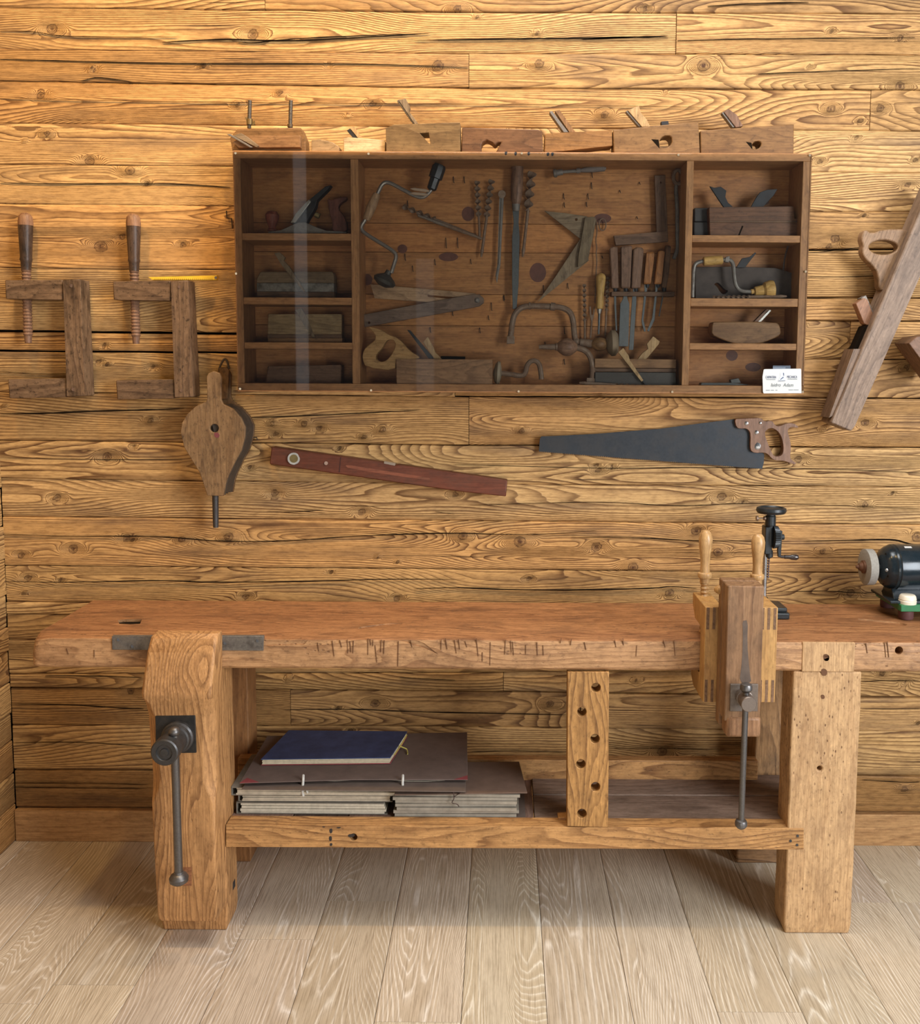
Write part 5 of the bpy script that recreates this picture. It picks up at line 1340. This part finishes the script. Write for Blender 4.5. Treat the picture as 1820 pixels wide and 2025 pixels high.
# ---------------------------------------------------------------- planes standing on top of the cabinet
def on_top(label, body, Y, th, mat, extra=(), holes=(), tint=None, bev=.0025):
    return plane_thing(label, body, Y, th, mat, extra, bev, None, holes, tint, grp='wooden planes on top of the cabinet')


VB = 301
t = on_top('plough plane with two upright screw posts at the left end of the cabinet top', [(470, 254), (595, 252), (604, 275), (605, VB), (460, VB), (455, 272)], -.105, .055, TW['old_beechX'], [
    ('fence', [(484, 268), (594, 268), (594, 291), (472, 292), (460, 281)], -.128, .022, TW['old_beechX']), ('wedge', [(461, 268), (477, 263), (490, 271), (512, 288), (507, 291)], -.140, .011, TW['grey_plane_woodX']),
    ('iron', [(448, 265), (456, 265), (500, 291), (495, 292)], -.1415, .006, GREYI)], tint=(.8, .8, .72))
for u in (494, 575):
    part('screw_post', B().thread(P(u + .5, 199, -.085), P(u - 1, 254, -.085), .0058, .0008, 22), metal('post_iron', (0.12, 0.105, 0.09), (0.07, 0.05, 0.035), .5), t)
part('wing_nut', B().cyl(P(494, 236, -.085), P(494, 247, -.085), .0085, 14).px([(484, 232), (489, 232), (492, 240), (489, 243)], -.09, .006).px([(499, 243), (503, 238), (504, 246), (499, 248)], -.09, .006), metal('brass_nut', (0.22, 0.15, 0.06), (0.1, 0.07, 0.04), .5), t)
part('washer', B().cyl(P(574, 246, -.085), P(574, 252, -.085), .0075, 12), metal('post_washer', (0.14, 0.1, 0.06), (0.08, 0.05, 0.03), .5), t)
solo('wooden_wedge', B().px([(616, 277), (631, 275), (657, 281), (671, 290), (671, VB), (616, VB)], -.115, .05), TW['grey_plane_woodX'], 'small grey wooden wedge block next to the plough plane', 'wedge', P(640, VB, -.09), bevel=.0015, tint=(1.4, 1.3, 1.1))
on_top('small pale new-looking plane next to the grey wedge', [(679, 274), (689, 271), (740, 275), (762, 278), (762, VB), (679, VB)], -.118, .05, TW['pale_beechX'], [
    ('iron', [(686, 258), (692, 254), (712, 274), (700, 274)], -.10, .016, DKIR), ('wedge', [(692, 253), (700, 249), (718, 275), (710, 275)], -.102, .018, TW['pale_beechZ'])], tint=(1.3, 1.45, 1.7))
on_top('tall scarred smoothing plane with a triangular mouth, left of the dark plane', [(763, 253), (780, 246), (910, 242), (911, VB), (764, VB)], -.135, .065, TW['grey_plane_woodX'], [
    ('iron', [(785, 199), (789, 197), (825, 244), (818, 246)], -.11, .018, GREYI), ('wedge', [(788, 197), (803, 195), (811, 212), (809, 220), (827, 244), (821, 246)], -.114, .022, TW['grey_plane_woodZ'])],
    holes=[[(830, 263), (848, 262), (852, 287)]], tint=(.85, .72, .5), bev=.0007)
on_top('dark stained plane with a curled throat cut at its bottom edge', [(914, 252), (1064, 256), (1073, 259), (1074, VB), (981, VB), (992, 281), (986, 281), (979, 287), (973, 281), (963, 276), (955, 281), (952, 288), (953, VB), (912, VB)], -.130, .05, TW['dark_plane_woodX'], tint=(1.05, .95, .8))
on_top('golden plane with steel iron and wedge, tilted on the middle of the cabinet top', [(1078, 264), (1211, 257), (1212, 288), (1076, VB + 2)], -.130, .055, TW['old_beechX'], [
    ('iron', [(1087, 221), (1092, 219), (1124, 261), (1116, 262)], -.11, .03, GREYI), ('wedge', [(1098, 219), (1107, 217), (1138, 261), (1127, 262)], -.108, .028, TW['old_beechZ'])], tint=(1.0, .92, .7))
on_top('long brown plane with pale wedge and a round throat hole', [(1213, 257), (1382, 240), (1385, VB + 4), (1214, VB + 3)], -.134, .06, TW['old_beechX'], [
    ('iron', [(1238, 220), (1243, 218), (1272, 250), (1265, 251)], -.11, .02, GREYI), ('wedge', [(1242, 218), (1264, 209), (1268, 223), (1280, 237), (1286, 250), (1270, 251)], -.114, .024, TW['pale_beechZ']),
    ('mouth', [(1288, 275), (1303, 276), (1305, 294)], -.1346, .003, DK), ('adjuster', [(1308, 240), (1322, 239), (1324, 248), (1309, 248)], -.11, .02, DKIR)],
    holes=[curve([(1304, 279), (1312, 268), (1328, 268), (1330, 284), (1318, 293), (1306, 291)], 1)], tint=(.85, .85, .75))
on_top('plane with diagonal tool marks at the right end of the cabinet top', [(1386, 258), (1571, 245), (1570, VB + 5), (1386, VB + 4)], -.134, .06, TW['old_beechX'], [
    ('iron', [(1428, 223), (1432, 221), (1458, 251), (1450, 252)], -.11, .02, GREYI), ('wedge', [(1432, 221), (1441, 215), (1458, 227), (1470, 249), (1456, 252)], -.114, .024, TW['brown_handleZ']),
    ('mouth', [(1475, 280), (1487, 282), (1489, 296)], -.1346, .003, DK)], holes=[curve([(1488, 284), (1497, 278), (1506, 281), (1505, 291), (1494, 296), (1488, 293)], 1)], tint=(.75, .72, .6))

# ---------------------------------------------------------------- clamps, rule, bellows, level, saw, jointer on the wall
def wall_clamp(du, dv, label, tint):
    Y = -.062
    f = lambda pts: [(u + du, v + dv) for u, v in pts]
    t = thing('wooden_clamp', label, 'clamp', P(90 + du, 787 + dv, -.03), 'wooden clamps hung on the wall')
    part('spine', B().px(f([(124, 553), (158, 552), (169, 783), (132, 785)]), Y - .006, .062), TW['clamp_darkZ'], t, bevel=.0025, tint=tint)
    part('arm', B().px(f([(9, 554), (124, 553), (124, 593), (11, 591)]), Y, .052), TW['clamp_darkX'], t, bevel=.003, tint=tint)
    part('arm', B().px(f([(15, 750), (131, 748), (132, 786), (18, 788)]), Y, .052), TW['clamp_darkX'], t, bevel=.003, tint=tint)
    Ys = Y + .026
    a = lambda u, v: P(u + du, v + dv, Ys)
    part('handle', B().lathe(a(50, 421), a(52, 534), [(0, .004), (.02, .012), (.07, .0185), (.16, .0205), (.3, .0200), (.6, .0175), (.78, .0162), (.82, .0175), (.86, .0150), (1, .0135)], 22), wood('blackened_handle', (0.085, 0.052, 0.034), (0.035, 0.02, 0.014), 'Z', 40, .6, .4, .3, stain=(0.012, 0.008, 0.006), stainamt=.8, grit=.8), t)
    part('handle_cap', B().lathe(a(50, 420.4), a(50.6, 446), [(0, .004), (.08, .0122), (.3, .0187), (.7, .0207), (1, .0207)], 22), TW['brown_handleZ'], t, tint=(1.2, 1.15, 1.0))
    part('screw_thread', B().thread(a(52, 532), a(55.5, 664), .0136, .0028, 20), TW['brown_handleZ'], t, tint=(.95, .95, .95))
    part('screw_tip', B().cyl(a(55.5, 662), a(56, 678), .0108, 16, .0095), TW['brown_handleZ'], t, tint=(.9, .9, .9))
    for q in ((131 + du, 770 + dv), (127 + du, 565 + dv)):
        part('dowel', B().cyl(P(q[0] + 14, q[1], Y - .0072), P(q[0] + 14, q[1], Y), .005, 12), TW['dark_plane_woodZ'], t)
    return t


wall_clamp(0, 0, 'dark wooden screw clamp hung at the far left of the wall', (1, 1, 1))
wall_clamp(213.5, 2, 'dark wooden screw clamp with the yellow rule lying on its arm', (.88, .86, .85))
t = thing('folding_rule', 'closed yellow folding rule lying on the clamp arm', 'ruler', P(362, 554, -.05))
part('rule', B().px([(293, 548), (429, 544.5), (428, 553.5), (301, 553.5)], -.055, .018), plain('yellow_paint', (0.72, 0.46, 0.035), .45, .15, 60), t, bevel=.0008)
part('hinge', B().cyl(P(427, 549, -.056), P(427, 549, -.036), .004, 10), GREYI, t)
b = B()
for i in range(30):
    u = 306 + i * 3.9
    b.px([(u, 551), (u + .7, 551), (u + .7, 553), (u, 553)], -.0554, .0004)
part('graduation', b, plain('rule_black', (0.08, 0.05, 0.03), .6), t, smooth=0, kind='stuff')

OUT = [(409, 745), (412, 738), (423, 734), (434, 738), (438, 747), (437, 790), (441, 799), (461, 809), (477, 827), (485, 845), (484, 866), (477, 891), (464, 915), (452, 940), (446, 957), (442, 981), (410, 980), (404, 962), (395, 935), (377, 906), (364, 884), (357, 855), (360, 836), (371, 818), (388, 803), (408, 794), (410, 788)]
yb_ = -.098
BEL = wood('bellows_board', (0.22, 0.135, 0.066), (0.12, 0.064, 0.03), 'Z', 60, .6, .55, .3, stain=(0.045, 0.026, 0.015), stainamt=.9, grit=.7)
t = thing('bellows', 'old wooden fire bellows with dark leather hung nozzle down', 'bellows', P(427, 981, -.05))
part('front_board', B().px(OUT, yb_, .012, [circ(424, 847, 8.5, 18)]), BEL, t, bevel=.0015)
back = [P(u, v, yb_) + Vector((0, .083, 0)) for u, v in OUT]
hdl = [p for p in back]
part('back_board', B().ext([p + Vector((0.004, 0, .006 if p.z > P(0, 800, yb_).z else 0)) for p in back], Vector((0, .010, 0))), BEL, t, bevel=.0015, tint=(.7, .65, .6))
body = [(u, v) for u, v in OUT if v > 795]
cen = Vector((sum(P(u, v, yb_).x for u, v in body) / len(body), 0, sum(P(u, v, yb_).z for u, v in body) / len(body)))
rings = []
for dy, k in ((.010, .985), (.024, .95), (.036, .985), (.050, .945), (.062, .985), (.084, .985)):
    rings.append([Vector((cen.x + (P(u, v, yb_).x - cen.x) * k + .003, yb_ + dy, cen.z + (P(u, v, yb_).z - cen.z) * k)) for u, v in body])
part('leather', B().loft(rings), plain('dark_leather', (0.055, 0.042, 0.032), .6, .35, 60), t, smooth=60)
part('valve_flap', B().px(curve([(423, 856), (430, 855), (435, 860), (432, 866), (425, 865)], 1), yb_ - .0006, .001), plain('faded_red', (0.16, 0.04, 0.045), .7), t, smooth=0)
part('valve_well', B().cyl(P(424, 847, yb_ + .011), P(424, 847, yb_ + .013), .012, 16), DARKGAP, t)
part('nozzle', B().lathe(P(426, 975, -.055), P(427, 1043, -.055), [(0, .0095), (.8, .0085), (1, .0078)], 16), IRON, t, tint=(1.3, 1.3, 1.3))
part('hanging_strap', B().tube([P(u, v, -.012) for u, v in ((433, 733), (436, 722), (444, 708), (450, 714), (453, 730))], .0032, 8, 2), plain('strap_leather', (0.05, 0.035, 0.024), .7), t)
part('handle', B().px([(431, 735), (434, 727), (448, 726), (453, 733), (450, 790), (434, 790)], -.022, .012), BEL, t, bevel=.002, tint=(.6, .55, .5))

# spirit level
t = thing('spirit_level', 'reddish brown wooden spirit level hung slanting on the wall', 'level', P(770, 950, -.02))
LEV = wood('level_wood', (0.135, 0.04, 0.021), (0.085, 0.024, 0.013), 'X', 50, .5, .5, .15, stainamt=.4)
part('body', B().px([(537, 884), (755, 914), (760, 917), (780, 921), (788, 919), (1004, 950), (1001, 982), (908, 972), (533, 918)], -.046, .040), LEV, t, bevel=.003)
part('vial_ring', B().lathe(P(581, 907, -.050), P(581, 907, -.044), [(0, .0125), (0, .0178), (1, .018)], 26), BRITE, t, label='bright round bubble window')
part('vial', B().cyl(P(581, 907, -.0505), P(581, 907, -.040), .0122, 22), plain('vial_amber', (0.16, 0.12, 0.05), .1, .2, 60, .8), t)
part('finger_groove_highlight', B().px(curve([(681, 919), (700, 921), (845, 944), (853, 948), (845, 950), (690, 927)], 1), -.0466, .002), wood('groove_highlight', (0.22, 0.075, 0.042), (0.15, 0.045, 0.025), 'X', 50, .4), t, smooth=0)  # lighter plate, the highlight along the groove put into its colour
part('top_vial', B().tube([P(760, 916, -.035), P(782, 920, -.035)], .007, 12), plain('vial_glass', (0.30, 0.24, 0.18), .15, .1, spec=.8), t)
part('rivet', B().cyl(P(645, 916, -.0485), P(645, 916, -.044), .0055, 14), plain('tin', (0.3, 0.2, 0.15), .4), t)
part('joint_line', B().px([(673, 904), (675, 904), (672, 934), (670, 934)], -.0465, .001), plain('joint_dark', (0.05, 0.015, 0.01), .7), t, smooth=0)

# hand saw
SAWB = metal('blue_black_saw_steel', (0.026, 0.032, 0.040), (0.045, 0.042, 0.04), .5, .42, .55, 25)
ys = -.020
n = 118
x_ = [(1066 + (1508 - 1066) * i / n, 892 + (926 - 892) * i / n) for i in range(n + 1)]
low = []
for i in range(n):
    low += [x_[i], (x_[i][0] + 2.9, x_[i][1] + 2.6)]
bl = [(1452, 829), (1380, 838), (1305, 848), (1240, 853), (1178, 858), (1100, 862), (1071, 863), (1068, 868)] + low + [(1508, 926), (1511, 915), (1512, 900), (1500, 860)]
t = thing('hand_saw', 'large hand saw with blue black blade and wooden handle', 'saw', P(1320, 925, -.01))
part('blade', B().px(bl, ys, .0022), SAWB, t, smooth=20)
SH = [(1453, 829), (1463, 828), (1490, 827), (1505, 826), (1513, 834), (1527, 831), (1534, 842), (1542, 843), (1556, 837), (1570, 837), (1580, 843), (1578, 847), (1570, 845), (1563, 845), (1558, 851), (1560, 860), (1564, 873), (1565, 886), (1563, 906), (1568, 911), (1576, 916), (1572, 919), (1561, 915), (1550, 911), (1534, 911), (1527, 907), (1519, 898), (1511, 895), (1493, 896), (1486, 892), (1484, 884), (1485, 860), (1482, 851), (1475, 847), (1466, 848), (1457, 846)]
SHO = [(1512, 857), (1518, 849), (1527, 846), (1537, 851), (1545, 861), (1549, 876), (1550, 890), (1547, 900), (1539, 903), (1531, 902), (1526, 893), (1520, 879)]
hs = part('handle', B().px(curve(SH, 1), -.032, .024, [curve(SHO, 1)]), wood('saw_handle_wood', (0.27, 0.155, 0.10), (0.14, 0.07, 0.045), 'Z', 60, .6, .45, .2, stainamt=.3), t, bevel=.004, seg=3)
for u, v, r in ((1476, 837, 4), (1503.5, 836.5, 3), (1496, 855, 4.2), (1498, 882, 6.8)):
    part('rivet', B().lathe(P(u, v, -.0345), P(u, v, -.030), [(0, r * .5 * MPP(0)), (.3, r * MPP(0)), (1, r * MPP(0))], 16), STL, hs)

# jointer plane hung aslant at the right
JW = TW['jointer_woodZ']
ang = math.degrees(math.atan2(124, 306))
t = thing('jointer_plane', 'very long wooden jointer plane hung slanting at the right', 'plane', P(1668, 852, -.06), None, rotY(ang))
yj = -.118
part('body', B().px([(1643, 836), (1683, 853), (1692, 842), (1880, 410), (1845, 360)], yj, .085), JW, t, bevel=.004)
part('handle', B().px(curve([(1711, 452), (1725, 462), (1748, 453), (1798, 453), (1800, 470), (1766, 536), (1755, 572), (1739, 576), (1737, 541), (1726, 525), (1709, 509), (1705, 495), (1708, 486), (1703, 470)], 1), -.085, .034, [curve(circ(1748, 489, 30, 10, 15), 1)]), TW['grey_plane_woodZ'], t, bevel=.006, seg=3, tint=(1.2, 1.05, 1.0), label='open carved handle with an oval hole')
part('wedge', B().px([(1693, 600), (1709, 589), (1716, 592), (1728, 622), (1720, 645), (1709, 640)], -.088, .03), TW['brown_handleZ'], t, bevel=.002, tint=(1.3, 1.2, 1.1))
part('iron', B().px([(1703, 590), (1713, 584), (1729, 620), (1726, 624)], -.080, .03), GREYI, t, bevel=.0006)
part('throat', B().px([(1709, 645), (1725, 640), (1705, 690), (1689, 690)], -.09, .04), DARKGAP, t)
part('rear_edge', B().px([(1689, 690), (1703, 690), (1652, 820), (1640, 826)], -.112, .075), JW, t, tint=(.8, .75, .7))
solo('wooden_plane', B().px([(1798, 679), (1814, 666), (1846, 660), (1880, 700), (1852, 752)], -.12, .10), TW['brown_handleX'], 'dark wooden tool body cut off by the right picture edge', 'plane', P(1830, 740, -.05), bevel=.002, rot=rotY(40))

# hooks and nails in the wall
solo('wall_hook', B().tube([P(u, v, -.008) for u, v in ((448, 417), (449, 431), (458, 432), (460, 452))], .002, 6), NAILM, 'small bent iron hook beside the left side of the cabinet', 'hook', P(452, 450, 0))
solo('wall_nail', B().tube([P(u, v, -.010) for u, v in ((495, 866), (508, 865), (509, 870))], .0016, 6), NAILM, 'bent nail in the wall right of the bellows', 'nail', P(500, 868, 0))
